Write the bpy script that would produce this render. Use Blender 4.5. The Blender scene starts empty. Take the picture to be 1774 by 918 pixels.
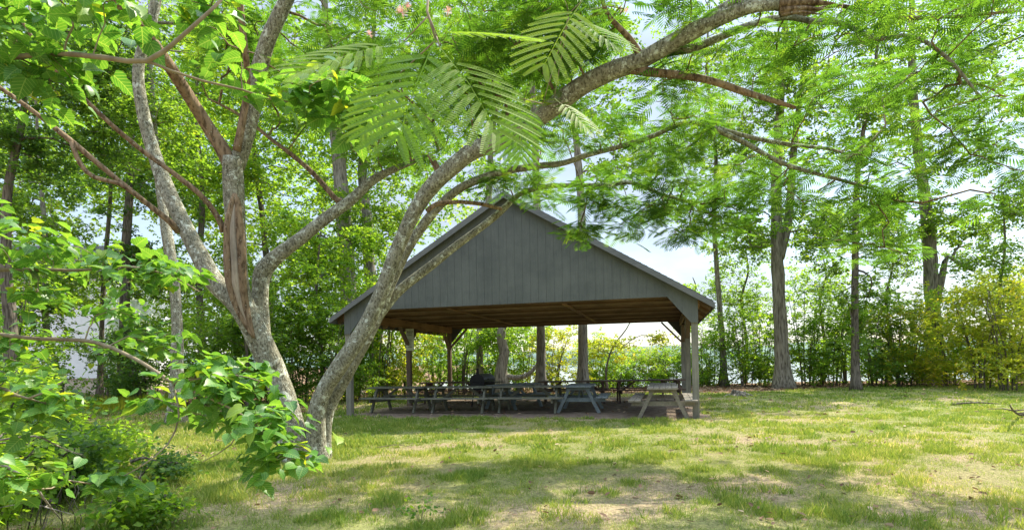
import bpy, math, random
import numpy as np
from mathutils import Vector, Matrix

C = bpy.context.scene
COL = C.collection
rng = np.random.default_rng(7)
random.seed(7)

# ------------------------------------------------------------------ camera
F, H, ROLL = 992.0, 1.40, math.radians(1.062)
cd = bpy.data.cameras.new("camera"); cam = bpy.data.objects.new("camera", cd); COL.objects.link(cam)
cd.sensor_width = 36.0; cd.lens = F / 1774 * 36
cd.shift_y = 168.6 / 1774; cd.shift_x = -3.1 / 1774
cd.clip_start = 0.05; cd.clip_end = 6000
cam.matrix_world = Matrix.Translation((0, 0, H)) @ Matrix.Rotation(math.radians(90), 4, 'X') @ Matrix.Rotation(-ROLL, 4, 'Z')
C.camera = cam

# ------------------------------------------------------------------ world, sun, exposure
SUN_AZ, SUN_EL = math.radians(48), math.radians(52)
w = bpy.data.worlds.new("World"); C.world = w; w.use_nodes = True
nt = w.node_tree; nt.nodes.clear()
sky = nt.nodes.new('ShaderNodeTexSky'); sky.sky_type = 'NISHITA'; sky.sun_disc = False
sky.sun_elevation = SUN_EL; sky.sun_rotation = SUN_AZ
sky.air_density = 1.2; sky.dust_density = 0.8; sky.ozone_density = 1.0
tc = nt.nodes.new('ShaderNodeTexCoord')
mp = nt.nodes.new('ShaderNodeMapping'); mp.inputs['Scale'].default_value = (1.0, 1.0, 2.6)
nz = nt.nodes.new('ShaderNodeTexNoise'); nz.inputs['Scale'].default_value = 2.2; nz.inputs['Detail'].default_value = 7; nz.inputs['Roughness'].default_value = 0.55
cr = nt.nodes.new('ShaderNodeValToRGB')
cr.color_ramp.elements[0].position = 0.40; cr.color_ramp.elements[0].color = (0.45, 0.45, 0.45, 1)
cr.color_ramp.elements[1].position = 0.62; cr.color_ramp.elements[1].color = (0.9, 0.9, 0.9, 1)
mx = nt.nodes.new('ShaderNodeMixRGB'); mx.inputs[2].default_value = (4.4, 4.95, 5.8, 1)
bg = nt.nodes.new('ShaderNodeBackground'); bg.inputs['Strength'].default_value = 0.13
ou = nt.nodes.new('ShaderNodeOutputWorld')
nt.links.new(tc.outputs['Generated'], mp.inputs[0]); nt.links.new(mp.outputs[0], nz.inputs['Vector'])
nt.links.new(nz.outputs['Fac'], cr.inputs[0]); nt.links.new(cr.outputs[0], mx.inputs[0])
sx = nt.nodes.new('ShaderNodeSeparateXYZ'); mr = nt.nodes.new('ShaderNodeMapRange')      # clouds brightened towards the zenith, beyond the view, as added fill for the shade
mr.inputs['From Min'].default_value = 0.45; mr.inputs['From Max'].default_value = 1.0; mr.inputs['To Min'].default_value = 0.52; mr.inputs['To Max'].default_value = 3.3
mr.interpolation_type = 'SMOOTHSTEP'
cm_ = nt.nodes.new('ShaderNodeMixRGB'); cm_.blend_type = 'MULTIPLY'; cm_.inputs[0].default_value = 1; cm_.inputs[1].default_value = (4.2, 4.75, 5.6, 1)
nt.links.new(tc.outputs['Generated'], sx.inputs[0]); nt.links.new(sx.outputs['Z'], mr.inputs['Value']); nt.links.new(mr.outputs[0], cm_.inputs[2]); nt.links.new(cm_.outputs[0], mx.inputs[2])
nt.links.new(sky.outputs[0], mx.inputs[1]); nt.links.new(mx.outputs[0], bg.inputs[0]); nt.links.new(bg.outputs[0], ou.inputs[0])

sd = bpy.data.lights.new("sun", 'SUN'); sd.energy = 4.6; sd.angle = math.radians(0.55); sd.color = (1.0, 0.92, 0.76)
so = bpy.data.objects.new("sun", sd); COL.objects.link(so)
SV = Vector((math.sin(SUN_AZ) * math.cos(SUN_EL), math.cos(SUN_AZ) * math.cos(SUN_EL), math.sin(SUN_EL)))
so.rotation_euler = SV.to_track_quat('Z', 'Y').to_euler(); so.location = (20, 20, 40)

C.view_settings.view_transform = 'Standard'; C.view_settings.look = 'None'
C.view_settings.exposure = 1.22; C.view_settings.gamma = 1.0
C.cycles.use_denoising = True
C.cycles.max_bounces = 8; C.cycles.diffuse_bounces = 4; C.cycles.glossy_bounces = 2
C.cycles.transmission_bounces = 4; C.cycles.transparent_max_bounces = 4
C.cycles.sample_clamp_indirect = 6.0

# ------------------------------------------------------------------ pixel -> world authoring aids (true depth in metres)
def ray(px, py):
    dx, dy = px - 887.0, py - 459.0
    u = dx * math.cos(ROLL) - dy * math.sin(ROLL)
    v = dx * math.sin(ROLL) + dy * math.cos(ROLL) - 168.6
    return u / F, v / F
def W(px, py, D):
    u, v = ray(px, py); return np.array((u * D, D, H - v * D))
def G(px, py, z=0.0):
    u, v = ray(px, py); D = (H - z) / v
    return np.array((u * D, D, z))
def GX(px, D):                      # ground point under picture column px at depth D
    u, v = ray(px, 640); return np.array((u * D, D, 0.0))

# ------------------------------------------------------------------ noise in numpy
_tab = np.random.default_rng(3).random((256, 256))
def vnoise(x, y):
    xi = np.floor(x).astype(int); yi = np.floor(y).astype(int)
    fx = x - xi; fy = y - yi; fx = fx * fx * (3 - 2 * fx); fy = fy * fy * (3 - 2 * fy)
    a = _tab[xi & 255, yi & 255]; b = _tab[(xi + 1) & 255, yi & 255]
    c = _tab[xi & 255, (yi + 1) & 255]; d = _tab[(xi + 1) & 255, (yi + 1) & 255]
    return (a * (1 - fx) + b * fx) * (1 - fy) + (c * (1 - fx) + d * fx) * fy
def fbm(x, y, o=4):
    s = 0; a = 0.5; t = 0
    for i in range(o):
        s = s + a * vnoise(x * 2 ** i + 17.3 * i, y * 2 ** i + 9.1 * i); t += a; a *= 0.5
    return s / t
def smooth(a, b, x):
    t = np.clip((x - a) / (b - a), 0, 1); return t * t * (3 - 2 * t)

# ------------------------------------------------------------------ mesh helpers
def link(name, me, mat=None, parent=None):
    o = bpy.data.objects.new(name, me); COL.objects.link(o)
    if mat is not None:
        me.materials.append(mat)
    if parent is not None: o.parent = parent
    return o
def np_mesh(name, V, faces, rnd=None, smooth_shade=False, extra=None):
    """V (N,3); faces: list of int arrays (k,3) or (k,4)"""
    me = bpy.data.meshes.new(name)
    V = np.ascontiguousarray(V, dtype=np.float32)
    me.vertices.add(len(V)); me.vertices.foreach_set("co", V.ravel())
    idx = np.concatenate([f.ravel() for f in faces]).astype(np.int32)
    tot = np.concatenate([np.full(len(f), f.shape[1], dtype=np.int32) for f in faces])
    st = np.concatenate([[0], np.cumsum(tot)[:-1]]).astype(np.int32)
    me.loops.add(len(idx)); me.loops.foreach_set("vertex_index", idx)
    me.polygons.add(len(tot)); me.polygons.foreach_set("loop_start", st); me.polygons.foreach_set("loop_total", tot)
    me.polygons.foreach_set("use_smooth", np.full(len(tot), bool(smooth_shade)))
    me.update(calc_edges=True)
    if rnd is not None:
        a = me.attributes.new("rnd", 'FLOAT', 'POINT'); a.data.foreach_set("value", np.asarray(rnd, dtype=np.float32))
    if extra:
        for k, val in extra.items():
            a = me.attributes.new(k, 'FLOAT', 'POINT'); a.data.foreach_set("value", np.asarray(val, dtype=np.float32))
    return me

class MB:
    """collects boxes, beams, tubes, prisms into one mesh"""
    def __init__(s): s.V = []; s.F3 = []; s.F4 = []; s.n = 0
    def add(s, V, F):
        V = np.asarray(V, float)
        for f in F:
            f = np.asarray(f)
            if f.size == 0: continue
            (s.F4 if f.shape[1] == 4 else s.F3).append(f + s.n)
        s.V.append(V); s.n += len(V)
    def box(s, c, d, R=None):
        c = np.array(c, float); d = np.array(d, float) / 2
        P = np.array([(i, j, k) for i in (-1, 1) for j in (-1, 1) for k in (-1, 1)], float) * d
        if R is not None: P = P @ np.array(R).T
        s.add(P + c, [np.array([(0, 1, 3, 2), (4, 6, 7, 5), (0, 4, 5, 1), (2, 3, 7, 6), (0, 2, 6, 4), (1, 5, 7, 3)])])
    def beam(s, p0, p1, w_, h_, up=(0, 0, 1)):
        p0 = np.array(p0, float); p1 = np.array(p1, float)
        x = p1 - p0; L = np.linalg.norm(x); x /= L
        up = np.array(up, float); y = np.cross(up, x); y /= np.linalg.norm(y); z = np.cross(x, y)
        s.box((p0 + p1) / 2, (L, w_, h_), np.array([x, y, z]).T)
    def prism(s, pts, y0, y1):
        """convex polygon given in (x,z), extruded from y0 to y1"""
        n = len(pts)
        V = [(p[0], y0, p[1]) for p in pts] + [(p[0], y1, p[1]) for p in pts]
        F = [np.array([(i, (i + 1) % n, n + (i + 1) % n, n + i) for i in range(n)])]
        T = [(0, i + 1, i) for i in range(1, n - 1)] + [(n, n + i, n + i + 1) for i in range(1, n - 1)]
        s.add(V, F + [np.array(T)])
    def tube(s, path, rad, seg=8, cap=True, bump=0.0, seed=0):
        V, Fq = tube(path, rad, seg, bump, seed)
        n = len(path)
        s.add(V, [Fq])
        if cap:
            b = s.n - len(V)
            for e, ctr in ((0, path[0]), (n - 1, path[-1])):
                s.V.append(np.array([ctr], float)); ci = s.n; s.n += 1
                base = b + e * seg
                T = [(base + (i + 1) % seg, base + i, ci) if e == 0 else (base + i, base + (i + 1) % seg, ci) for i in range(seg)]
                s.F3.append(np.array(T))
    def build(s, name, mat, parent=None, smooth_shade=False):
        me = np_mesh(name, np.concatenate(s.V), [np.concatenate(f) for f in (s.F3, s.F4) if f], smooth_shade=smooth_shade)
        return link(name, me, mat, parent)

def resample(path, rad, step):
    """Catmull-Rom through the given points"""
    P = np.array(path, float); R = np.array(rad, float)
    if len(P) < 3:
        n = max(2, int(np.linalg.norm(P[-1] - P[0]) / step) + 1); t = np.linspace(0, 1, n)[:, None]
        return P[0] * (1 - t) + P[-1] * t, R[0] * (1 - t[:, 0]) + R[-1] * t[:, 0]
    Q = np.vstack([2 * P[0] - P[1], P, 2 * P[-1] - P[-2]])
    out = []; ro = []
    for i in range(len(P) - 1):
        p0, p1, p2, p3 = Q[i:i + 4]
        n = max(1, int(np.linalg.norm(p2 - p1) / step))
        for k in range(n):
            t = k / n
            out.append(0.5 * ((2 * p1) + (-p0 + p2) * t + (2 * p0 - 5 * p1 + 4 * p2 - p3) * t * t + (-p0 + 3 * p1 - 3 * p2 + p3) * t ** 3))
            ro.append(R[i] * (1 - t) + R[i + 1] * t)
    out.append(P[-1]); ro.append(R[-1])
    return np.array(out), np.array(ro)
def tube(path, rad, seg=8, bump=0.0, seed=0):
    P = np.asarray(path, float); n = len(P); rad = np.asarray(rad, float) * np.ones(n)
    T = np.gradient(P, axis=0); T /= np.linalg.norm(T, axis=1)[:, None] + 1e-12
    a = np.array((1, 0, 0)) if abs(T[0][0]) < 0.8 else np.array((0, 1, 0))
    u = a - T[0] * a.dot(T[0]); u /= np.linalg.norm(u)
    V = np.empty((n, seg, 3)); th = np.linspace(0, 2 * math.pi, seg, endpoint=False)
    s = 0.0
    for i in range(n):
        u = u - T[i] * u.dot(T[i]); u /= np.linalg.norm(u) + 1e-12; v = np.cross(T[i], u)
        r = rad[i] * np.ones(seg)
        if bump:
            if i: s += np.linalg.norm(P[i] - P[i - 1])
            r = r * (1 + bump * (vnoise(2.2 * np.cos(th) + 40 + seed, 2.2 * np.sin(th) + s * 2.2 + 50) - 0.5) * 2
                     + bump * 0.6 * (vnoise(5 * np.cos(th) + 80 + seed, 5 * np.sin(th) + s * 7 + 50) - 0.5))
        V[i] = P[i] + r[:, None] * (np.cos(th)[:, None] * u + np.sin(th)[:, None] * v)
    i = np.arange(n - 1)[:, None] * seg; j = np.arange(seg)[None]; j2 = (j + 1) % seg
    Fq = np.stack([i + j, i + j2, i + seg + j2, i + seg + j], -1).reshape(-1, 4)
    return V.reshape(-1, 3), Fq

def tag(o, label=None, cat=None, group=None, kind=None):
    if label: o["label"] = label
    if cat: o["category"] = cat
    if group: o["group"] = group
    if kind: o["kind"] = kind
    return o
def empty(name, loc, rz=0.0):
    o = bpy.data.objects.new(name, None); COL.objects.link(o)
    o.location = loc; o.rotation_euler = (0, 0, rz); o.empty_display_size = 0.3
    return o

# ------------------------------------------------------------------ leaf shapes
def instance(T, TF, pos, d, n, size):
    """place template T (k,3: x side, y forward, z normal) at pos with forward d and normal n"""
    d = d / (np.linalg.norm(d, axis=1)[:, None] + 1e-9)
    x = np.cross(d, n); x /= np.linalg.norm(x, axis=1)[:, None] + 1e-9
    z = np.cross(x, d)
    V = pos[:, None, :] + size[:, None, None] * (T[None, :, 0:1] * x[:, None, :] + T[None, :, 1:2] * d[:, None, :] + T[None, :, 2:3] * z[:, None, :])
    k = len(T); off = (np.arange(len(pos)) * k)[:, None, None]
    Fs = [(np.array(f)[None] + off).reshape(-1, np.array(f).shape[1]) for f in TF]
    return V.reshape(-1, 3), Fs
KITE = np.array([(0, 0, 0), (-0.34, 0.45, 0.06), (0, 1.0, -0.05), (0.34, 0.45, 0.06)], float)
KITE_F = [np.array([(0, 2, 1), (0, 3, 2)])]
OAKL = np.array([(0, 0, 0), (-0.28, 0.3, 0.05), (-0.22, 0.8, 0.0), (0, 1.05, -0.08), (0.22, 0.8, 0.0), (0.28, 0.3, 0.05)], float)
OAKL_F = [np.array([(0, 3, 2, 1), (0, 5, 4, 3)])]
def lobed(half, ribs, cup=0.20, droop=0.26):
    """leaf with a midrib and an outline; half = outline points on the +x side, ribs = matching midrib y"""
    V = []; F = []
    for (x, y), r in zip(half, ribs):
        V += [(-x, y, cup * x - droop * y * y), (0, r, -droop * r * r - 0.01), (x, y, cup * x - droop * y * y)]
    for i in range(len(half) - 1):
        a = 3 * i
        F += [(a, a + 1, a + 4, a + 3), (a + 1, a + 2, a + 5, a + 4)]
    return np.array(V, float), [np.array(F)]
MULB, MULB_F = lobed([(0.02, 0.0), (0.28, -0.06), (0.43, 0.10), (0.47, 0.30), (0.36, 0.44), (0.40, 0.60), (0.27, 0.80), (0.10, 0.95), (0.01, 1.10)],
                     [0.02, 0.05, 0.14, 0.28, 0.42, 0.55, 0.76, 0.93, 1.10])
HEART, HEART_F = lobed([(0.02, 0.0), (0.26, -0.05), (0.42, 0.12), (0.45, 0.32), (0.40, 0.54), (0.26, 0.78), (0.10, 0.94), (0.01, 1.08)],
                       [0.02, 0.05, 0.15, 0.32, 0.52, 0.76, 0.92, 1.08])
OVAL, OVAL_F = lobed([(0.01, 0.0), (0.22, 0.18), (0.30, 0.42), (0.24, 0.70), (0.10, 0.92), (0.01, 1.02)],
                     [0.0, 0.18, 0.42, 0.70, 0.92, 1.02])
def unit(v): return v / (np.linalg.norm(v, axis=-1, keepdims=True) + 1e-9)

# ------------------------------------------------------------------ materials
def mat_new(name):
    m = bpy.data.materials.new(name); m.use_nodes = True; t = m.node_tree; t.nodes.clear()
    return m, t
def N(t, kind, **kw):
    n = t.nodes.new(kind)
    for k, v in kw.items(): setattr(n, k, v)
    return n
def ramp(t, els):
    r = N(t, 'ShaderNodeValToRGB'); e = r.color_ramp.elements
    while len(e) < len(els): e.new(0.5)
    for q, (p, c) in zip(e, els): q.position = p; q.color = (*c, 1) if len(c) == 3 else c
    return r
def leaf_mat(name, c1, c2, c3=None, trans=0.5, tcol=None, rough=0.5, spec=0.35):
    """c1..c3: leaf colours over the per-leaf random number"""
    m, t = mat_new(name)
    a = N(t, 'ShaderNodeAttribute', attribute_name='rnd')
    els = [(0.0, c1), (0.75, c2)] + ([(1.0, c3)] if c3 else [])
    r = ramp(t, els)
    t.links.new(a.outputs['Fac'], r.inputs[0])
    p = N(t, 'ShaderNodeBsdfPrincipled'); p.inputs['Roughness'].default_value = rough
    p.inputs['Specular IOR Level'].default_value = spec
    tr = N(t, 'ShaderNodeBsdfTranslucent')
    mul = N(t, 'ShaderNodeMixRGB', blend_type='MULTIPLY'); mul.inputs[0].default_value = 1
    mul.inputs[2].default_value = (*(tcol or (3.3, 3.0, 1.0)), 1)
    t.links.new(r.outputs[0], p.inputs['Base Color']); t.links.new(r.outputs[0], mul.inputs[1]); t.links.new(mul.outputs[0], tr.inputs[0])
    mix = N(t, 'ShaderNodeMixShader'); mix.inputs[0].default_value = trans
    o = N(t, 'ShaderNodeOutputMaterial')
    t.links.new(p.outputs[0], mix.inputs[1]); t.links.new(tr.outputs[0], mix.inputs[2]); t.links.new(mix.outputs[0], o.inputs[0])
    return m
def bark_mat(name, c1, c2, lichen=None, lam=0.5, scale=6.0, zs=0.25, bump=0.5, crack=True):
    m, t = mat_new(name)
    tcn = N(t, 'ShaderNodeTexCoord'); mpn = N(t, 'ShaderNodeMapping'); mpn.inputs['Scale'].default_value = (1, 1, zs)
    t.links.new(tcn.outputs['Object'], mpn.inputs[0])
    n1 = N(t, 'ShaderNodeTexNoise'); n1.inputs['Scale'].default_value = scale; n1.inputs['Detail'].default_value = 8; n1.inputs['Roughness'].default_value = 0.65
    t.links.new(mpn.outputs[0], n1.inputs['Vector'])
    r = ramp(t, [(0.32, c1), (0.68, c2)]); t.links.new(n1.outputs['Fac'], r.inputs[0])
    col = r.outputs[0]
    h = n1.outputs['Fac']
    if crack:
        v = N(t, 'ShaderNodeTexNoise'); v.inputs['Scale'].default_value = scale * 4; v.inputs['Detail'].default_value = 4
        t.links.new(mpn.outputs[0], v.inputs['Vector'])
        rr = ramp(t, [(0.38, (0.35, 0.33, 0.3)), (0.52, (1, 1, 1))]); t.links.new(v.outputs['Fac'], rr.inputs[0])
        mm = N(t, 'ShaderNodeMixRGB', blend_type='MULTIPLY'); mm.inputs[0].default_value = 0.8
        t.links.new(col, mm.inputs[1]); t.links.new(rr.outputs[0], mm.inputs[2]); col = mm.outputs[0]
        ad = N(t, 'ShaderNodeMath', operation='ADD'); t.links.new(h, ad.inputs[0]); t.links.new(v.outputs['Fac'], ad.inputs[1]); h = ad.outputs[0]
    if lichen:
        n2 = N(t, 'ShaderNodeTexNoise'); n2.inputs['Scale'].default_value = 9.0; n2.inputs['Detail'].default_value = 10; n2.inputs['Roughness'].default_value = 0.75
        t.links.new(tcn.outputs['Object'], n2.inputs['Vector'])
        lr = ramp(t, [(lam, (0, 0, 0)), (lam + 0.05, (1, 1, 1))]); t.links.new(n2.outputs['Fac'], lr.inputs[0])
        n3 = N(t, 'ShaderNodeTexVoronoi'); n3.inputs['Scale'].default_value = 30
        t.links.new(tcn.outputs['Object'], n3.inputs['Vector'])
        lr3 = ramp(t, [(0.16, (1, 1, 1)), (0.24, (0, 0, 0))]); t.links.new(n3.outputs['Distance'], lr3.inputs[0])
        n4 = N(t, 'ShaderNodeTexNoise'); n4.inputs['Scale'].default_value = 3.0; t.links.new(tcn.outputs['Object'], n4.inputs['Vector'])
        lr4 = ramp(t, [(0.42, (0, 0, 0)), (0.55, (1, 1, 1))]); t.links.new(n4.outputs['Fac'], lr4.inputs[0])
        m4 = N(t, 'ShaderNodeMath', operation='MULTIPLY'); t.links.new(lr3.outputs[0], m4.inputs[0]); t.links.new(lr4.outputs[0], m4.inputs[1])
        m5 = N(t, 'ShaderNodeMath', operation='MAXIMUM'); t.links.new(m4.outputs[0], m5.inputs[0]); t.links.new(lr.outputs[0], m5.inputs[1])
        lm = N(t, 'ShaderNodeMixRGB'); t.links.new(m5.outputs[0], lm.inputs[0]); t.links.new(col, lm.inputs[1]); lm.inputs[2].default_value = (*lichen, 1)
        col = lm.outputs[0]
    p = N(t, 'ShaderNodeBsdfPrincipled'); p.inputs['Roughness'].default_value = 0.9; p.inputs['Specular IOR Level'].default_value = 0.15
    b = N(t, 'ShaderNodeBump'); b.inputs['Strength'].default_value = bump; b.inputs['Distance'].default_value = 0.03
    o = N(t, 'ShaderNodeOutputMaterial')
    t.links.new(h, b.inputs['Height']); t.links.new(b.outputs[0], p.inputs['Normal']); t.links.new(col, p.inputs['Base Color']); t.links.new(p.outputs[0], o.inputs[0])
    return m
def wood_mat(name, c1, c2, axis='x', rough=0.75, grain=14, stain=0.35, knots=False):
    m, t = mat_new(name)
    tcn = N(t, 'ShaderNodeTexCoord'); mpn = N(t, 'ShaderNodeMapping')
    s = {'x': (0.06, 1, 1), 'y': (1, 0.06, 1), 'z': (1, 1, 0.06)}[axis]; mpn.inputs['Scale'].default_value = s
    t.links.new(tcn.outputs['Object'], mpn.inputs[0])
    n1 = N(t, 'ShaderNodeTexNoise'); n1.inputs['Scale'].default_value = grain * 2; n1.inputs['Detail'].default_value = 6; n1.inputs['Roughness'].default_value = 0.7
    t.links.new(mpn.outputs[0], n1.inputs['Vector'])
    r = ramp(t, [(0.3, c1), (0.7, c2)]); t.links.new(n1.outputs['Fac'], r.inputs[0])
    n2 = N(t, 'ShaderNodeTexNoise'); n2.inputs['Scale'].default_value = 1.6; n2.inputs['Detail'].default_value = 6; n2.inputs['Roughness'].default_value = 0.65
    t.links.new(tcn.outputs['Object'], n2.inputs['Vector'])
    rr = ramp(t, [(0.35, (1 - stain, 1 - stain * 0.95, 1 - stain * 0.9)), (0.65, (1, 1, 1))]); t.links.new(n2.outputs['Fac'], rr.inputs[0])
    mm = N(t, 'ShaderNodeMixRGB', blend_type='MULTIPLY'); mm.inputs[0].default_value = 1
    t.links.new(r.outputs[0], mm.inputs[1]); t.links.new(rr.outputs[0], mm.inputs[2])
    p = N(t, 'ShaderNodeBsdfPrincipled'); p.inputs['Roughness'].default_value = rough; p.inputs['Specular IOR Level'].default_value = 0.25
    b = N(t, 'ShaderNodeBump'); b.inputs['Strength'].default_value = 0.35; b.inputs['Distance'].default_value = 0.01
    o = N(t, 'ShaderNodeOutputMaterial')
    t.links.new(n1.outputs['Fac'], b.inputs['Height']); t.links.new(b.outputs[0], p.inputs['Normal'])
    t.links.new(mm.outputs[0], p.inputs['Base Color']); t.links.new(p.outputs[0], o.inputs[0])
    return m
def plain(name, c, rough=0.6, metal=0.0, noise=0.15):
    m, t = mat_new(name)
    tcn = N(t, 'ShaderNodeTexCoord'); n1 = N(t, 'ShaderNodeTexNoise'); n1.inputs['Scale'].default_value = 9; n1.inputs['Detail'].default_value = 5
    t.links.new(tcn.outputs['Object'], n1.inputs['Vector'])
    r = ramp(t, [(0.3, tuple(x * (1 - noise) for x in c)), (0.7, tuple(min(1, x * (1 + noise)) for x in c))]); t.links.new(n1.outputs['Fac'], r.inputs[0])
    p = N(t, 'ShaderNodeBsdfPrincipled'); p.inputs['Roughness'].default_value = rough; p.inputs['Metallic'].default_value = metal
    o = N(t, 'ShaderNodeOutputMaterial'); t.links.new(r.outputs[0], p.inputs['Base Color']); t.links.new(p.outputs[0], o.inputs[0])
    return m

L_OAK = leaf_mat('oak_leaf', (0.06, 0.125, 0.022), (0.12, 0.21, 0.035), (0.20, 0.26, 0.04))
L_DARK = leaf_mat('dark_leaf', (0.035, 0.09, 0.022), (0.08, 0.16, 0.032), (0.14, 0.21, 0.035), trans=0.42)
L_SHRUB = leaf_mat('shrub_leaf', (0.075, 0.16, 0.025), (0.15, 0.24, 0.035), (0.24, 0.29, 0.04), trans=0.56)
L_YEL = leaf_mat('yellowing_leaf', (0.15, 0.21, 0.025), (0.30, 0.31, 0.035), (0.48, 0.36, 0.05), trans=0.56, tcol=(2.4, 2.4, 1.0))
L_MIM = leaf_mat('mimosa_leaf', (0.038, 0.10, 0.02), (0.085, 0.17, 0.028), (0.16, 0.235, 0.035), trans=0.43, tcol=(3.0, 2.85, 1.0), rough=0.6, spec=0.15)
L_MULB = leaf_mat('mulberry_leaf', (0.045, 0.15, 0.03), (0.10, 0.25, 0.04), (0.30, 0.36, 0.03), trans=0.40, tcol=(3.0, 2.4, 0.9), rough=0.42, spec=0.4)
L_GRASS = leaf_mat('grass_blade', (0.115, 0.21, 0.035), (0.32, 0.38, 0.085), (0.62, 0.54, 0.28), trans=0.4, tcol=(1.7, 1.5, 0.9), rough=0.6, spec=0.2)
L_LITTER = leaf_mat('fallen_leaf', (0.13, 0.075, 0.045), (0.27, 0.17, 0.10), (0.42, 0.32, 0.22), trans=0.15, tcol=(1.2, 1.1, 0.9), rough=0.8)
L_PINK = leaf_mat('pink_filament', (0.75, 0.32, 0.30), (0.85, 0.5, 0.42), trans=0.4, tcol=(1, 1, 1))
B_MIM = bark_mat('mimosa_bark', (0.165, 0.158, 0.11), (0.34, 0.325, 0.245), lichen=(0.55, 0.58, 0.49), lam=0.55, scale=11, zs=0.5, bump=0.5)
B_MIM2 = bark_mat('brown_mimosa_bark', (0.14, 0.092, 0.055), (0.31, 0.225, 0.14), lichen=(0.36, 0.36, 0.28), lam=0.62, scale=6, zs=0.3, bump=0.5)
B_OAK = bark_mat('furrowed_bark', (0.13, 0.115, 0.085), (0.32, 0.29, 0.23), scale=5, zs=0.12, bump=0.9)
B_PALE = bark_mat('pale_bark', (0.20, 0.18, 0.15), (0.38, 0.35, 0.30), scale=5, zs=0.15, bump=0.8)
B_DARK = bark_mat('dark_bark', (0.09, 0.078, 0.06), (0.22, 0.19, 0.15), scale=6, zs=0.15, bump=0.8)
B_TWIG = bark_mat('twig_bark', (0.16, 0.125, 0.08), (0.30, 0.25, 0.17), scale=12, bump=0.2, crack=False)
WOOD_SCAR = wood_mat('split_heartwood', (0.30, 0.24, 0.17), (0.50, 0.43, 0.33), 'z', stain=0.5)
SIDING = wood_mat('grey_stained_siding', (0.105, 0.114, 0.106), (0.135, 0.144, 0.134), 'z', grain=26, stain=0.25)
TRIM = wood_mat('grey_painted_trim', (0.125, 0.13, 0.13), (0.18, 0.185, 0.185), 'x', stain=0.2)
SHING = plain('asphalt_shingle', (0.085, 0.085, 0.09), 0.9, noise=0.35)
TIMBER = wood_mat('brown_timber', (0.13, 0.08, 0.052), (0.28, 0.185, 0.12), 'x', grain=8, stain=0.4)
TIMBER_D = wood_mat('dark_brown_timber', (0.09, 0.048, 0.026), (0.20, 0.115, 0.06), 'x', grain=8, stain=0.4)
TIMBER_L = wood_mat('light_brown_timber', (0.20, 0.13, 0.085), (0.36, 0.25, 0.165), 'x', grain=8, stain=0.4)
TIMBER_Y = wood_mat('brown_side_timber', (0.20, 0.11, 0.05), (0.36, 0.21, 0.10), 'y', grain=8, stain=0.4)
POSTW = wood_mat('weathered_post_wood', (0.16, 0.15, 0.115), (0.32, 0.30, 0.235), 'z', grain=12, stain=0.4)
POSTB = wood_mat('brown_post_wood', (0.13, 0.09, 0.06), (0.24, 0.17, 0.12), 'z', grain=12, stain=0.4)
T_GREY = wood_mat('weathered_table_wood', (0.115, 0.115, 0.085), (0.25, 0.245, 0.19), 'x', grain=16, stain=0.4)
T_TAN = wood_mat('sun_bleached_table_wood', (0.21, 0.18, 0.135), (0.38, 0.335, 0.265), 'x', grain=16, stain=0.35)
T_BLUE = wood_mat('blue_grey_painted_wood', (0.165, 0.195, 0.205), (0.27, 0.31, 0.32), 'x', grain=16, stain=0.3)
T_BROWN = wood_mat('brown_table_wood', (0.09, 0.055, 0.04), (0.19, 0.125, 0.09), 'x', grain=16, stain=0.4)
IRON = plain('black_iron', (0.018, 0.018, 0.02), 0.45, 0.6)

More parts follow.
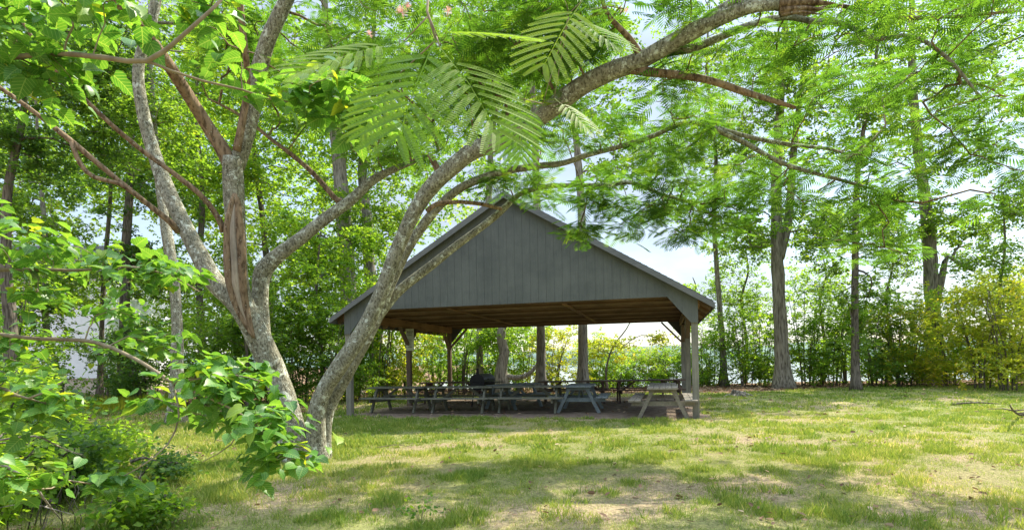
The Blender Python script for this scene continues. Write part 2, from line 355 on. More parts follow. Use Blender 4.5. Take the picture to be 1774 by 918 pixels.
# ------------------------------------------------------------------ ground
PAV = dict(W=9.14, b=3.865, o=0.415, q=0.223, e=2.736, p=5.737, g=2.892)
YAW = math.radians(14.512)
PORG = np.array((4.298 - 9.14 * math.cos(YAW), 13.565 + 9.14 * math.sin(YAW), 0.0))
def P2W(u, v, z=0.0):
    c, s = math.cos(YAW), math.sin(YAW)
    return np.array((PORG[0] + u * c + v * s, PORG[1] - u * s + v * c, z))
def W2P(x, y):
    c, s = math.cos(YAW), math.sin(YAW); dx, dy = x - PORG[0], y - PORG[1]
    return dx * c - dy * s, dx * s + dy * c
def lawn_edge(x):      # where the mown grass ends in front of the thicket
    return 24.2 + 1.6 * (fbm(x * 0.22 + 3, x * 0 + 4.0, 2) - 0.5) * 2 - smooth(4, -9, -x) * 0 - smooth(-5, -14, x) * 3.0 + smooth(6, 20, x) * 0.8
def masks(x, y):
    """bare soil, dry grass, leaf litter (0..1) at world x, y"""
    n1 = fbm(x * 0.45 + 11, y * 0.45 + 5, 4); n2 = fbm(x * 1.1 + 31, y * 1.1 + 8, 4); n3 = fbm(x * 0.18 + 2, y * 0.18 + 77, 3)
    u, v = W2P(x, y)
    wob = (fbm(x * 1.3 + 5, y * 1.3 + 9, 3) - 0.5) * 0.9
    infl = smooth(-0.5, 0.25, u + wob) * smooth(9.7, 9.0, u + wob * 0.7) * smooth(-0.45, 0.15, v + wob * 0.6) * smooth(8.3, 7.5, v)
    n4 = fbm(x * 4.1 + 3, y * 4.1 + 61, 3)
    dirt = np.maximum(0.6 * smooth(0.62, 0.74, n2 * 0.6 + n1 * 0.4), infl)
    for cx, cy, rx, ry in ((-0.95, 9.7, 1.0, 0.45), (1.9, 6.2, 2.4, 0.9), (4.3, 9.8, 1.6, 0.7), (0.0, 5.4, 1.4, 0.5), (-2.6, 6.5, 1.0, 0.5), (3.7, 5.1, 1.4, 0.5), (0.8, 5.1, 0.7, 0.3), (6.4, 7.6, 1.5, 0.6)):
        dirt = np.maximum(dirt, 0.72 * smooth(1.0, 0.25, np.hypot((x - cx) / rx, (y - cy) / ry) + (n2 - 0.5) * 1.6 + (n4 - 0.5) * 1.5))
    dry = np.clip(smooth(0.44, 0.68, n1) * 0.65 + smooth(0.45, 0.7, n3) * 0.3 + smooth(0, 4, x) * smooth(11, 6, y) * 0.2, 0, 1)
    e = lawn_edge(x)
    lit = smooth(-0.6, 0.3, y - e + (n2 - 0.5) * 2.0)
    lit = np.maximum(lit, smooth(-4.5, -6.2, x + (n1 - .5) * 2) * smooth(10.5, 8.5, y) * 0.9)
    lit = np.maximum(lit, smooth(-3.2, -4.6, x + (n1 - .5) * 2) * smooth(5.5, 4.6, y) * 0.6)
    lit = np.maximum(lit, 0.6 * smooth(14.5, 18, y) * smooth(-5.0, -6.5, x) * smooth(0.4, 0.6, n1))
    return dirt, dry, lit, infl
def ground_z(x, y):
    z = 0.06 * (fbm(x * 0.35, y * 0.35, 3) - 0.5) * smooth(2, 5, y) * (1 - masks(x, y)[3])
    e = lawn_edge(x)
    z = z - 3.0 * smooth(e + 6.5, e + 16, y) * smooth(-16, -4, x)
    return z
def axis_pts(a, b, step, far, grow=1.35):
    core = np.arange(a, b, step); lo = []; d = step; p = core[0]
    while p > -far: d *= grow; p -= d; lo.append(p)
    hi = []; d = step; p = core[-1]
    while p < far: d *= grow; p += d; hi.append(p)
    return np.array(lo[::-1] + list(core) + hi)
xs = axis_pts(-22, 24, 0.14, 3200); ys = axis_pts(3.5, 30, 0.14, 3200)
GXX, GYY = np.meshgrid(xs, ys, indexing='ij'); GXf, GYf = GXX.ravel(), GYY.ravel()
dirt, dry, lit, infl = masks(GXf, GYf)
Vg = np.stack([GXf, GYf, ground_z(GXf, GYf)], -1)
i, j = np.meshgrid(np.arange(len(xs) - 1), np.arange(len(ys) - 1), indexing='ij'); k = len(ys)
Fg = np.stack([i * k + j, (i + 1) * k + j, (i + 1) * k + j + 1, i * k + j + 1], -1).reshape(-1, 4)
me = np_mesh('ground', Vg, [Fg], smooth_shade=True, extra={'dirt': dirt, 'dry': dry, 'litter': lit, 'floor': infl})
m, t = mat_new('lawn_soil')
tcn = N(t, 'ShaderNodeTexCoord')
nf = N(t, 'ShaderNodeTexNoise'); nf.inputs['Scale'].default_value = 26; nf.inputs['Detail'].default_value = 8; nf.inputs['Roughness'].default_value = 0.75
nm = N(t, 'ShaderNodeTexNoise'); nm.inputs['Scale'].default_value = 5; nm.inputs['Detail'].default_value = 6
for q in (nf, nm): t.links.new(tcn.outputs['Object'], q.inputs['Vector'])
rg = ramp(t, [(0.35, (0.09, 0.09, 0.04)), (0.65, (0.27, 0.28, 0.10))]); t.links.new(nf.outputs['Fac'], rg.inputs[0])
rd = ramp(t, [(0.35, (0.12, 0.09, 0.05)), (0.65, (0.40, 0.32, 0.18))]); t.links.new(nf.outputs['Fac'], rd.inputs[0])
rs = ramp(t, [(0.35, (0.14, 0.095, 0.065)), (0.65, (0.44, 0.33, 0.23))]); t.links.new(nf.outputs['Fac'], rs.inputs[0])
rl = ramp(t, [(0.3, (0.08, 0.05, 0.03)), (0.55, (0.20, 0.13, 0.08)), (0.75, (0.36, 0.25, 0.17))]); t.links.new(nf.outputs['Fac'], rl.inputs[0])
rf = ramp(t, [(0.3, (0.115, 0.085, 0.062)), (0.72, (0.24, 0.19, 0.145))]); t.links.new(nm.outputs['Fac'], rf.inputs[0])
def mixa(a, b, attr):
    at = N(t, 'ShaderNodeAttribute', attribute_name=attr); mq = N(t, 'ShaderNodeMixRGB')
    t.links.new(at.outputs['Fac'], mq.inputs[0]); t.links.new(a, mq.inputs[1]); t.links.new(b, mq.inputs[2]); return mq.outputs[0]
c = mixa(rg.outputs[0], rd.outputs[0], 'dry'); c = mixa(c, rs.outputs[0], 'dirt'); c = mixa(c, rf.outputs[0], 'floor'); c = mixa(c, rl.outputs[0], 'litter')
p = N(t, 'ShaderNodeBsdfPrincipled'); p.inputs['Roughness'].default_value = 0.95; p.inputs['Specular IOR Level'].default_value = 0.1
b = N(t, 'ShaderNodeBump'); b.inputs['Strength'].default_value = 0.6; b.inputs['Distance'].default_value = 0.03
o = N(t, 'ShaderNodeOutputMaterial')
t.links.new(nf.outputs['Fac'], b.inputs['Height']); t.links.new(b.outputs[0], p.inputs['Normal']); t.links.new(c, p.inputs['Base Color']); t.links.new(p.outputs[0], o.inputs[0])
ground = link('ground', me, m); tag(ground, 'patchy sunlit lawn with bare soil and leaf litter', kind='structure')

# lake beyond the bank
m, t = mat_new('lake_water')
tcn = N(t, 'ShaderNodeTexCoord'); nq = N(t, 'ShaderNodeTexNoise'); nq.inputs['Scale'].default_value = 1.4; nq.inputs['Detail'].default_value = 5
t.links.new(tcn.outputs['Object'], nq.inputs['Vector'])
p = N(t, 'ShaderNodeBsdfPrincipled'); p.inputs['Base Color'].default_value = (0.16, 0.20, 0.21, 1); p.inputs['Roughness'].default_value = 0.12
b = N(t, 'ShaderNodeBump'); b.inputs['Strength'].default_value = 0.5; b.inputs['Distance'].default_value = 0.05; o = N(t, 'ShaderNodeOutputMaterial')
t.links.new(nq.outputs['Fac'], b.inputs['Height']); t.links.new(b.outputs[0], p.inputs['Normal']); t.links.new(p.outputs[0], o.inputs[0])
V = np.array([(-900, 29, -1.25), (1600, 29, -1.25), (1600, 900, -1.25), (-900, 900, -1.25)], float)
tag(link('lake_water', np_mesh('lake_water', V, [np.array([(0, 1, 2, 3)])]), m), 'pale lake water beyond the thicket', kind='structure')
# far wooded shore
m = plain('haze_tinted_wooded_slope', (0.10, 0.15, 0.13), 1.0, noise=0.3)  # blue of distance haze is put into the slope colour
nx = 160; xx = np.linspace(-500, 1100, nx); V = []; Fq = []
prof = 13 * (0.55 + fbm(xx * 0.012 + 5, xx * 0 + 3, 4)) + 3 * vnoise(xx * 0.3, xx * 0 + 1)
rows = [(520, 0.0), (535, 0.55), (560, 0.9), (610, 1.0), (800, 0.9)]
for yy, k_ in rows:
    for q in range(nx): V.append((xx[q], yy + 12 * vnoise(np.array(q * 0.3), np.array(yy * 1.0)), -1.6 + prof[q] * k_ + (1.5 * vnoise(np.array(q * 1.7), np.array(yy * 0.7)) if k_ else 0)))
for r_ in range(len(rows) - 1):
    for q in range(nx - 1): Fq.append((r_ * nx + q, r_ * nx + q + 1, (r_ + 1) * nx + q + 1, (r_ + 1) * nx + q))
tag(link('far_shore_hills', np_mesh('far_shore', np.array(V), [np.array(Fq)], smooth_shade=True), m), 'low blue green wooded shore across the lake', kind='structure')

# ------------------------------------------------------------------ pavilion
pav = tag(empty('picnic_pavilion', PORG, -YAW), 'open timber picnic pavilion with grey plank gable and pitched roof', 'pavilion')
Wd, BB, O, Q, E0, P0, GG = (PAV[k_] for k_ in ('W', 'b', 'o', 'q', 'e', 'p', 'g'))
SL = (P0 - E0) / (Wd / 2 + O); DEP = 2 * BB
def rz_(u): return E0 + (min(u, Wd - u) + O) * SL          # top of roof above local u
CS = math.cos(math.atan(SL))
pw = 0.15
for v in (0, BB, DEP):
    for u in (0, Wd):
        mb = MB(); mb.box((u, v, 1.42 - 0.1), (pw, pw, 2.84 + 0.1)); mb.build('post', POSTW if v == 0 or u == Wd else POSTB, pav)
# roof slabs with courses of shingles
for sgn in (-1, 1):
    mb = MB()
    ue, um = (-O, Wd / 2) if sgn < 0 else (Wd + O, Wd / 2)
    n = 34
    for k_ in range(n):
        a, bb_ = k_ / n, (k_ + 1) / n + 0.006
        ua, ub = ue + (um - ue) * a, ue + (um - ue) * bb_
        za, zb = E0 + (P0 - E0) * a, E0 + (P0 - E0) * bb_
        V = [(ua, -Q, za - 0.022), (ub, -Q, zb - 0.022), (ub, -Q, zb - 0.002), (ua, -Q, za + 0.010)]
        mb.add(V + [(x, DEP + Q, z) for x, _, z in V], [np.array([(0, 1, 2, 3), (7, 6, 5, 4), (0, 4, 5, 1), (1, 5, 6, 2), (2, 6, 7, 3), (3, 7, 4, 0)])])
    rp = mb.build('roof_panel', SHING, pav)
    mb = MB()          # plywood deck under the shingles
    mb.beam((ue - sgn * 0.01, (DEP) / 2, E0 - 0.045 / CS), (um, DEP / 2, P0 - 0.045 / CS), DEP + 2 * Q - 0.01, 0.016)
    mb.build('roof_deck', TIMBER, pav)
    for yv in (-Q - 0.014, DEP + Q + 0.014):     # rake boards
        mb = MB(); zz = 0.085
        V = [(ue + sgn * 0.03, yv - .0125, E0 - 0.02 + 0.03 * -SL), (um, yv - .0125, P0 + 0.0), (um, yv - .0125, P0 - 0.17), (ue + sgn * 0.03, yv - .0125, E0 - 0.17)]
        mb.add(V + [(x, yv + .0125, z) for x, _, z in V], [np.array([(0, 1, 2, 3), (7, 6, 5, 4), (0, 4, 5, 1), (1, 5, 6, 2), (2, 6, 7, 3), (3, 7, 4, 0)])])
        mb.build('rake_board', TRIM, pav)
    mb = MB(); mb.box((ue + sgn * 0.014, DEP / 2, E0 - 0.10), (0.024, DEP + 2 * Q, 0.15)); mb.build('eave_fascia', TRIM, pav)
# trusses: bottom chord + rafters
nT = 15
for k_ in range(nT):
    v = 0.12 + (DEP - 0.24) * k_ / (nT - 1)
    mb = MB()
    mb.box((Wd / 2, v, 2.92), (Wd - 0.18, 0.05, 0.095))
    for s_, ue in ((-1, -O + 0.02), (1, Wd + O - 0.02)):
        mb.beam((ue, v, rz_(max(ue, 0) if s_ < 0 else ue) * 0 + E0 + 0.02 * SL - 0.12 / CS - 0.01), (Wd / 2, v, P0 - 0.12 / CS - 0.01), 0.045, 0.115)
    for du in (-1.5, 0, 1.5):
        mb.box((Wd / 2 + du, v + 0.049, (2.99 + rz_(Wd / 2 + du) - 0.2) / 2), (0.09, 0.04, rz_(Wd / 2 + du) - 0.2 - 2.99))
    mb.build('truss', (TIMBER, TIMBER_D, TIMBER_L)[(k_ * 7) % 3], pav)
for u in (2.9, 6.0):
    mb = MB(); mb.box((u, DEP / 2, 2.853), (0.12, DEP - 0.3, 0.022)); mb.build('bridging_strip', TIMBER_Y, pav)
# side and end beams
for u in (0, Wd):
    mb = MB()
    for du in (-0.097, 0.097):
        mb.box((u + du, DEP / 2, 2.745), (0.042, DEP + 0.12, 0.235))
    mb.build('side_beam', TIMBER_Y, pav)
mb = MB(); mb.box((Wd / 2, DEP + 0.10, 2.875), (Wd - 0.3, 0.042, 0.15)); mb.build('back_beam', TIMBER, pav)
# knee braces
def brace(p0, p1, up, mat_): mb = MB(); mb.beam(p0, p1, 0.06, 0.13, up); mb.build('knee_brace', mat_, pav)
for u in (0, Wd):
    for v, ds in ((0, (1,)), (BB, (-1, 1)), (DEP, (-1,))):
        for d_ in ds: brace((u, v + d_ * 0.06, 2.05), (u, v + d_ * 0.66, 2.65), (1, 0, 0), POSTB)
for u, s_ in ((0, 1), (Wd, -1)):
    brace((u + s_ * 0.06, DEP, 2.05), (u + s_ * 0.76, DEP, 2.78), (0, 1, 0), POSTB)
# gable siding: grooved boards, with corner panels running down the posts
def zbot(u):
    k_ = 0.62; uu = min(u, Wd - u)
    return 2.26 if uu < 0.08 else (2.26 + (GG - 2.26) * min(1, (uu - 0.08) / (k_ - 0.08)))
def gable(yf, th, name, matl):
    mb = MB(); edges = list(np.arange(-0.08, Wd + 0.07, 0.2032)); edges.append(Wd + 0.08)
    for a, b_ in zip(edges[:-1], edges[1:]):
        a2, b2 = a + 0.003, b_ - 0.003
        if b2 - a2 < 0.01: continue
        cuts = [a2] + [q for q in (0.08, 0.62, Wd / 2, Wd - 0.62, Wd - 0.08) if a2 < q < b2] + [b2]
        for c0, c1 in zip(cuts[:-1], cuts[1:]):
            pts = [(c0, zbot(c0 + 1e-4)), (c1, zbot(c1 - 1e-4)), (c1, rz_(c1) - 0.05), (c0, rz_(c0) - 0.05)]
            mb.prism(pts, yf, yf + th)
    mb.build(name, matl, pav)
    mb = MB(); cuts = [-0.075, 0.08, 0.62, Wd / 2, Wd - 0.62, Wd - 0.08, Wd + 0.075]
    for c0, c1 in zip(cuts[:-1], cuts[1:]):
        mb.prism([(c0, zbot(c0 + 1e-4) + 0.004), (c1, zbot(c1 - 1e-4) + 0.004), (c1, rz_(c1) - 0.055), (c0, rz_(c0) - 0.055)], yf + th - 0.004, yf + th + 0.008)
    mb.build(name + '_backing', SIDING_D, pav)
SIDING_D = plain('siding_groove', (0.115, 0.12, 0.12), 0.9)
gable(-0.105, 0.012, 'gable_siding', SIDING)
gable(DEP + 0.13, 0.012, 'gable_siding', SIDING)
mb = MB(); mb.box((Wd / 2, -0.045, GG + 0.012), (Wd - 1.3, 0.07, 0.03)); mb.build('gable_bottom_rail', TIMBER, pav)

# sign on the middle left post
sg = tag(empty('posted_sign', P2W(0.085, BB - 0.085, 1.88), -YAW + 0.1), 'pale green notice sign with faded writing on the middle left post', 'sign')
mb = MB(); mb.box((0, 0, 0.36), (0.28, 0.012, 0.74)); mb.build('sign_board', plain('pale_sign_enamel', (0.50, 0.54, 0.41), 0.5, noise=0.12), sg)
ink = plain('faded_ink', (0.10, 0.12, 0.07), 0.8)
mb = MB(); random.seed(5)
for z, x0, x1, hh in ((0.63, -0.10, 0.10, 0.05), (0.57, -0.085, 0.09, 0.04), (0.51, -0.095, 0.07, 0.03), (0.36, -0.06, 0.06, 0.03), (0.20, -0.03, 0.035, 0.03), (0.155, -0.07, 0.07, 0.016), (0.11, -0.08, 0.08, 0.03)):
    x = x0
    while x < x1:
        wl = random.uniform(0.007, 0.016)
        mb.box((x + wl / 2, -0.0075, z + random.uniform(-.002, .002)), (wl, 0.003, hh * random.uniform(.5, 1))); x += wl + 0.006
mb.build('faded_lettering', ink, sg)
mb = MB()
for z in (0.03, 0.70): mb.tube([(0, -0.006, z), (0, -0.012, z)], [0.008, 0.008], 8)
mb.build('nail', IRON, sg)

# ------------------------------------------------------------------ picnic tables
def picnic_table(center, rz, L, mt, label, top_h=0.74, wid=0.74):
    root = tag(empty('picnic_table', (center[0], center[1], 0), rz), label, 'picnic table', 'wooden picnic tables under the pavilion roof')
    r_ = random.Random(int(abs(center[0] * 100)))
    npk = 5; pwid = (wid - 0.008 * (npk - 1)) / npk
    mb = MB()
    for k_ in range(npk):
        y = -wid / 2 + pwid / 2 + k_ * (pwid + 0.008)
        mb.box((r_.uniform(-.008, .008), y, top_h - 0.02 + r_.uniform(-.002, .002)), (L, pwid, 0.038))
    mb.build('tabletop', mt, root)
    for s in (-1, 1):
        mb = MB()
        for k_ in range(2):
            mb.box((r_.uniform(-.01, .01), s * (0.575 + k_ * 0.147), 0.43 + r_.uniform(-.002, .002)), (L, 0.138, 0.038))
        mb.build('bench', mt, root)
    xl = L / 2 - 0.24
    for s in (-1, 1):
        for q in (-1, 1):
            mb = MB(); mb.beam((s * xl, q * 0.22, top_h - 0.045), (s * xl, q * 0.56, 0.0), 0.088, 0.055, (1, 0, 0)); mb.build('leg', mt, root)
        mb = MB(); mb.box((s * (xl - 0.052), 0, top_h - 0.085), (0.038, wid - 0.06, 0.085)); mb.build('top_cleat', mt, root)
        mb = MB(); mb.box((s * (xl - 0.052), 0, 0.355), (0.038, 1.46, 0.11)); mb.build('bench_support', mt, root)
        mb = MB(); mb.beam((s * (xl - 0.08), 0, 0.36), (s * (xl - 0.55), 0, top_h - 0.05), 0.07, 0.038, (0, 1, 0)); mb.build('diagonal_brace', mt, root)
    return root
def side_on(pa, pb, D_extra, L, mt, label, turn=0.0):
    a, b_ = G(*pa), G(*pb); d = b_ - a; rz = math.atan2(d[1], d[0]); mid = (a + b_) / 2
    nrm = np.array((-math.sin(rz), math.cos(rz), 0)); c_ = mid + nrm * 0.56
    return picnic_table(c_, rz + turn, L, mt, label)
side_on((636, 715), (724, 716), 0, 1.85, T_GREY, 'weathered picnic table in front row, nearest the front left post')
side_on((744, 716), (840, 716.5), 0, 1.95, T_GREY, 'weathered picnic table in the middle of the front row of three')
side_on((864, 716), (962, 716.5), 0, 2.05, T_GREY, 'weathered picnic table at the right end of the front row')
def end_on(px, D_near, dirdeg, L, mt, label, **kw):
    p_ = GX(px, D_near); a = math.radians(dirdeg); d = np.array((math.sin(a), math.cos(a), 0)); c_ = p_ + d * L / 2
    return picnic_table(c_, math.atan2(d[1], d[0]), L, mt, label, **kw)
end_on(1147, 13.35, 14.9, 3.2, T_TAN, 'sun bleached tan picnic table end-on beside the front right post', wid=.70)
end_on(999, 15.3, 12.5, 1.85, T_BLUE, 'blue grey painted picnic table end-on beside the tan table')
end_on(858, 17.0, 36, 1.85, T_BLUE, 'blue grey painted picnic table turned askew in front of the black grill')
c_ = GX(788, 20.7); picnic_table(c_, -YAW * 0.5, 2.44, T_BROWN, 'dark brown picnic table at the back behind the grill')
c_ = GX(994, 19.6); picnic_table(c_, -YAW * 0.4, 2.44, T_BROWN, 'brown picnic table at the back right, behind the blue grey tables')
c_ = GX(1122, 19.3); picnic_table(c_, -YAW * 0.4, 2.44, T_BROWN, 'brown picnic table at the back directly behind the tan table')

# black barrel grill
gl = GX(836, 18.6)
gr = tag(empty('barrel_grill', gl, math.radians(-24)), 'black barrel charcoal grill with chimney among the picnic tables', 'grill')
def half_barrel(z0, r, L, top, th=0.01):
    mb = MB(); n = 14; th_ = np.linspace(0, math.pi, n + 1) if top else np.linspace(math.pi, 2 * math.pi, n + 1)
    pts = [(r * math.cos(a), z0 + r * math.sin(a)) for a in th_]
    V = [(x, -L / 2, z) for x, z in pts] + [(x, L / 2, z) for x, z in pts] + [(0, -L / 2, z0), (0, L / 2, z0)]
    m_ = n + 1; Fq = [(i_, i_ + 1, m_ + i_ + 1, m_ + i_) for i_ in range(n)]; T = [(i_ + 1, i_, 2 * m_) for i_ in range(n)] + [(m_ + i_, m_ + i_ + 1, 2 * m_ + 1) for i_ in range(n)]
    mb.add(V, [np.array(Fq), np.array(T)]); return mb
half_barrel(0.80, 0.265, 0.80, True).build('lid', IRON, gr)
half_barrel(0.79, 0.26, 0.78, False).build('firebox', IRON, gr)
mb = MB(); mb.tube([(-0.05, -0.25, 1.03), (-0.05, -0.25, 1.22)], [0.04, 0.04], 12); mb.tube([(-0.05, -0.25, 1.22), (-0.05, -0.25, 1.235)], [0.055, 0.055], 12); mb.build('chimney', IRON, gr)
mb = MB(); mb.tube([(0.27, -0.22, 0.88), (0.33, -0.22, 0.89), (0.33, 0.22, 0.89), (0.27, 0.22, 0.88)], [0.012] * 4, 8); mb.build('handle', IRON, gr)
mb = MB(); mb.box((0.42, 0, 0.78), (0.28, 0.7, 0.025)); mb.build('side_shelf', IRON, gr)
for s in (-1, 1):
    for q in (-1, 1):
        mb = MB(); mb.beam((s * 0.15, q * 0.30, 0.60), (s * 0.24, q * 0.34, 0.0), 0.03, 0.03, (0, 1, 0)); mb.build('leg', IRON, gr)

# ------------------------------------------------------------------ vegetation helpers
def grow(roots, root_r, clusters, twig=0.0035, power=0.5, up=0.08, seg_far=5, rmax=0.09, bend=0.12):
    """join leaf clusters to the nearest wood; returns tube geometry collector and per-cluster twig direction"""
    roots = np.asarray(roots, float); cl = np.asarray(clusters, float)
    d0 = np.min(np.linalg.norm(cl[:, None] - roots[None], axis=2), axis=1) if len(cl) * len(roots) < 4e6 else np.linalg.norm(cl - roots.mean(0), axis=1)
    order = np.argsort(d0)
    pts = np.vstack([roots, np.zeros((len(cl), 3))]); n = len(roots); par = np.full(n + len(cl), -1)
    base = np.concatenate([np.zeros(n), np.zeros(len(cl))])
    where = np.empty(len(cl), int)
    for c_ in order:
        dv = pts[:n] - cl[c_]; dd = np.linalg.norm(dv, axis=1)
        cost = dd + 0.35 * base[:n] + 0.35 * np.maximum(dv[:, 2], 0)
        k_ = int(np.argmin(cost)); par[n] = k_; pts[n] = cl[c_]; base[n] = base[k_] + dd[k_] ; where[c_] = n; n += 1
    cnt = np.ones(n); 
    for q in range(n - 1, len(roots) - 1, -1): cnt[par[q]] += cnt[q]
    mb = MB()
    R_ = random.Random(len(cl))
    rr = twig * cnt ** power
    for q in range(len(roots), n):
        k_ = par[q]; a, b_ = pts[k_], pts[q]; L = np.linalg.norm(b_ - a)
        if k_ >= len(roots) and par[k_] >= 0: t0 = unit((a - pts[par[k_]])[None])[0]
        else: t0 = unit((b_ - a)[None])[0]
        m1 = a + (b_ - a) * 0.35 + t0 * L * 0.12 + np.array((0, 0, up * L)) + np.array([R_.uniform(-1, 1) for _ in range(3)]) * bend * L * 0.5
        m2 = a + (b_ - a) * 0.7 + np.array((0, 0, up * L * 0.8)) + np.array([R_.uniform(-1, 1) for _ in range(3)]) * bend * L * 0.5
        r1 = min(rr[q], rmax); r0 = min(rr[k_] if k_ >= len(roots) else r1 * 1.35, r1 * 1.5, rmax * 1.2)
        P_, Rr = resample([a, m1, m2, b_], [r0, (r0 * 2 + r1) / 3, (r0 + 2 * r1) / 3, r1], max(0.12, L / 5))
        mb.tube(P_, Rr, 7 if r1 > 0.03 else 4, cap=False)
    return mb, pts, par, where, rr

def sprays(centers, radius, n_leaf, size, g, flat=0.45, updir=0.55, twigs=5, T=KITE, TF=KITE_F, rmul=None):
    """leaves set along short twigs fanning out of each cluster centre"""
    nC = len(centers); radius = np.ones(nC) * radius
    per = max(1, n_leaf // twigs); tot = nC * twigs
    cen = np.repeat(centers, twigs, axis=0); rad = np.repeat(radius, twigs)
    th = g.random(tot) * 2 * np.pi; el = g.normal(0, flat, tot)
    td = np.stack([np.cos(th) * np.cos(el), np.sin(th) * np.cos(el), np.sin(el)], -1)
    off = g.normal(0, 0.28, (tot, 3)) * rad[:, None] * np.array((1, 1, 0.7))
    s = g.random((tot, per)) ** 0.75
    pos = (cen + off)[:, None, :] + td[:, None, :] * (s * rad[:, None])[..., None]
    pos[..., 2] -= 0.18 * s ** 2 * rad[:, None]
    side = np.cross(td, np.array((0, 0, 1.0))); side = unit(side)
    sg_ = np.where(g.random((tot, per)) < 0.5, -1.0, 1.0)
    d = td[:, None, :] * 0.6 + side[:, None, :] * sg_[..., None] * 0.8 + g.normal(0, 0.35, (tot, per, 3))
    d[..., 2] -= 0.18
    nrm = np.array((0, 0, updir)) + g.normal(0, 0.42, (tot, per, 3))
    pos = pos.reshape(-1, 3) + g.normal(0, 0.03, (tot * per, 3)); d = d.reshape(-1, 3); nrm = nrm.reshape(-1, 3)
    sz = size * g.uniform(0.65, 1.25, len(pos))
    V, Fs = instance(T, TF, pos, d, nrm, sz)
    cr_ = np.repeat(np.repeat(g.normal(0, 0.13, nC), twigs), per)
    r_ = np.clip(g.beta(2, 2.6, len(pos)) + cr_, 0, 1)
    return V, Fs, np.repeat(r_, len(T))
def crown_points(ells, g, lump=0.5, scale=0.45):
    out = []
    for (cx, cy, cz, rx, ry, rz2, n) in ells:
        got = 0; tries = 0; acc = []
        while got < n and tries < 40:
            p_ = g.normal(size=(n * 3, 3)); p_ = unit(p_) * (g.random((n * 3, 1)) ** 0.42)
            q = p_ * np.array((rx, ry, rz2)) + np.array((cx, cy, cz))
            f_ = fbm(q[:, 0] * scale + q[:, 2] * 0.31 + cx, q[:, 1] * scale + q[:, 2] * scale * 0.9 + 7, 2)
            q = q[f_ > lump * g.uniform(0.85, 1.1, len(q))]
            q = q[q[:, 2] > 0.25]
            acc.append(q); got += len(q); tries += 1
        if acc: out.append(np.concatenate(acc)[:n])
    return np.concatenate(out)

def make_tree(name, label, cat, path, rad, ells, bark, leafm, leaf=0.10, n_leaf=90, crad=0.75, lump=0.47, seed=1, group=None,
              seg=14, flare=True, limbs=(), bump=0.10, fromfrac=0.3, twig=0.006, T=KITE, TF=KITE_F, twigs=6, flat=0.34):
    """path: world points of the stem; ells: crown ellipsoids in world coordinates; limbs: extra (path, radii)"""
    g = np.random.default_rng(seed)
    base = np.array((path[0][0], path[0][1], 0.0))
    root = tag(empty(name, base), label, cat, group)
    P_, R_ = resample([np.array(p_) - base for p_ in path], rad, 0.30)
    if flare:
        hgt = P_[:, 2]; R_ = R_ * (1 + 0.85 * np.exp(-np.maximum(hgt, 0) / 0.38))
    P_ = P_.copy(); P_[0, 2] -= 0.15
    mb = MB(); mb.tube(P_, R_, seg, bump=bump, seed=seed)
    roots = [P_[int(len(P_) * fromfrac):]]
    for lp, lr in limbs:
        lP, lR = resample([np.array(p_) - base for p_ in lp], lr, 0.25); mb.tube(lP, lR, 9, bump=bump, seed=seed + 3); roots.append(lP[2:])
    mb.build('trunk', bark, root, True)
    if len(ells):
        cl = crown_points([(a - base[0], b_ - base[1], c_, d, e, f_, n) for a, b_, c_, d, e, f_, n in ells], g, lump)
        tw, *_ = grow(np.concatenate(roots), None, cl, twig=twig, rmax=max(rad) * 0.45)
        tw.build('branches', bark, root, True)
        V, Fs, r_ = sprays(cl, 0.82 * crad * g.uniform(0.7, 1.25, len(cl)), int(n_leaf * 1.25), leaf * 1.12, g, T=T, TF=TF, twigs=twigs, flat=flat)
        me_ = np_mesh('crown', V, Fs, rnd=r_); link('crown', me_, leafm, root)
    return root
def E_(px, py, D, rx, rz2, n, ry=None):     # an ellipsoid of the crown centred where the photo shows foliage
    p_ = W(px, py, D); return (p_[0], p_[1], p_[2], rx, ry if ry else rx, rz2, n)
def stem(pxs, D):                          # stem points given down to up as (px, py) at depth D
    pts = [W(a, b_, D) for a, b_ in pxs]; pts[0][2] = 0.0
    return pts

# ------------------------------------------------------------------ trees beyond the lawn
TG = 'tall trees around the lawn'
make_tree('oak_tree', 'tall straight oak with flared base at the thicket, right of the pavilion', 'tree',
          stem([(1359, 675), (1354, 600), (1349, 500), (1346, 430), (1345, 300), (1352, 180), (1360, 40), (1350, -120)], 26), [0.368, 0.296, 0.272, 0.248, 0.216, 0.176, 0.120, 0.048],
          [E_(1330, 210, 26, 3.4, 3.4, 130), E_(1390, 40, 26, 4.0, 3.0, 90), E_(1290, 380, 25, 2.2, 1.5, 55), E_(1330, -110, 26, 4, 3, 50), E_(1415, 380, 26, 1.8, 1.5, 40)],
          B_OAK, L_OAK, seed=11, leaf=0.125, n_leaf=72, limbs=[([W(1351, 448, 26), W(1366, 380, 26), W(1376, 250, 26.3), W(1394, 110, 26.6)], [0.2, 0.19, 0.15, 0.09])], twig=0.008)
make_tree('oak_tree', 'slim dark straight tree standing between the two large oaks', 'tree',
          stem([(1483, 677), (1481, 560), (1482, 430), (1484, 330), (1492, 250), (1515, 120), (1530, -20)], 23.4), [0.158, 0.139, 0.124, 0.105, 0.083, 0.060, 0.030],
          [E_(1500, 180, 23.4, 2.3, 3.0, 80), E_(1475, 400, 23.4, 2.2, 1.6, 70), E_(1520, 20, 23.4, 2.4, 2.4, 40), E_(1490, 590, 23.6, 0.9, 0.8, 10), E_(1500, 510, 23.6, 1.4, .7, 22)],
          B_DARK, L_OAK, seed=12, leaf=0.12, n_leaf=66, crad=0.7, bump=0.06)
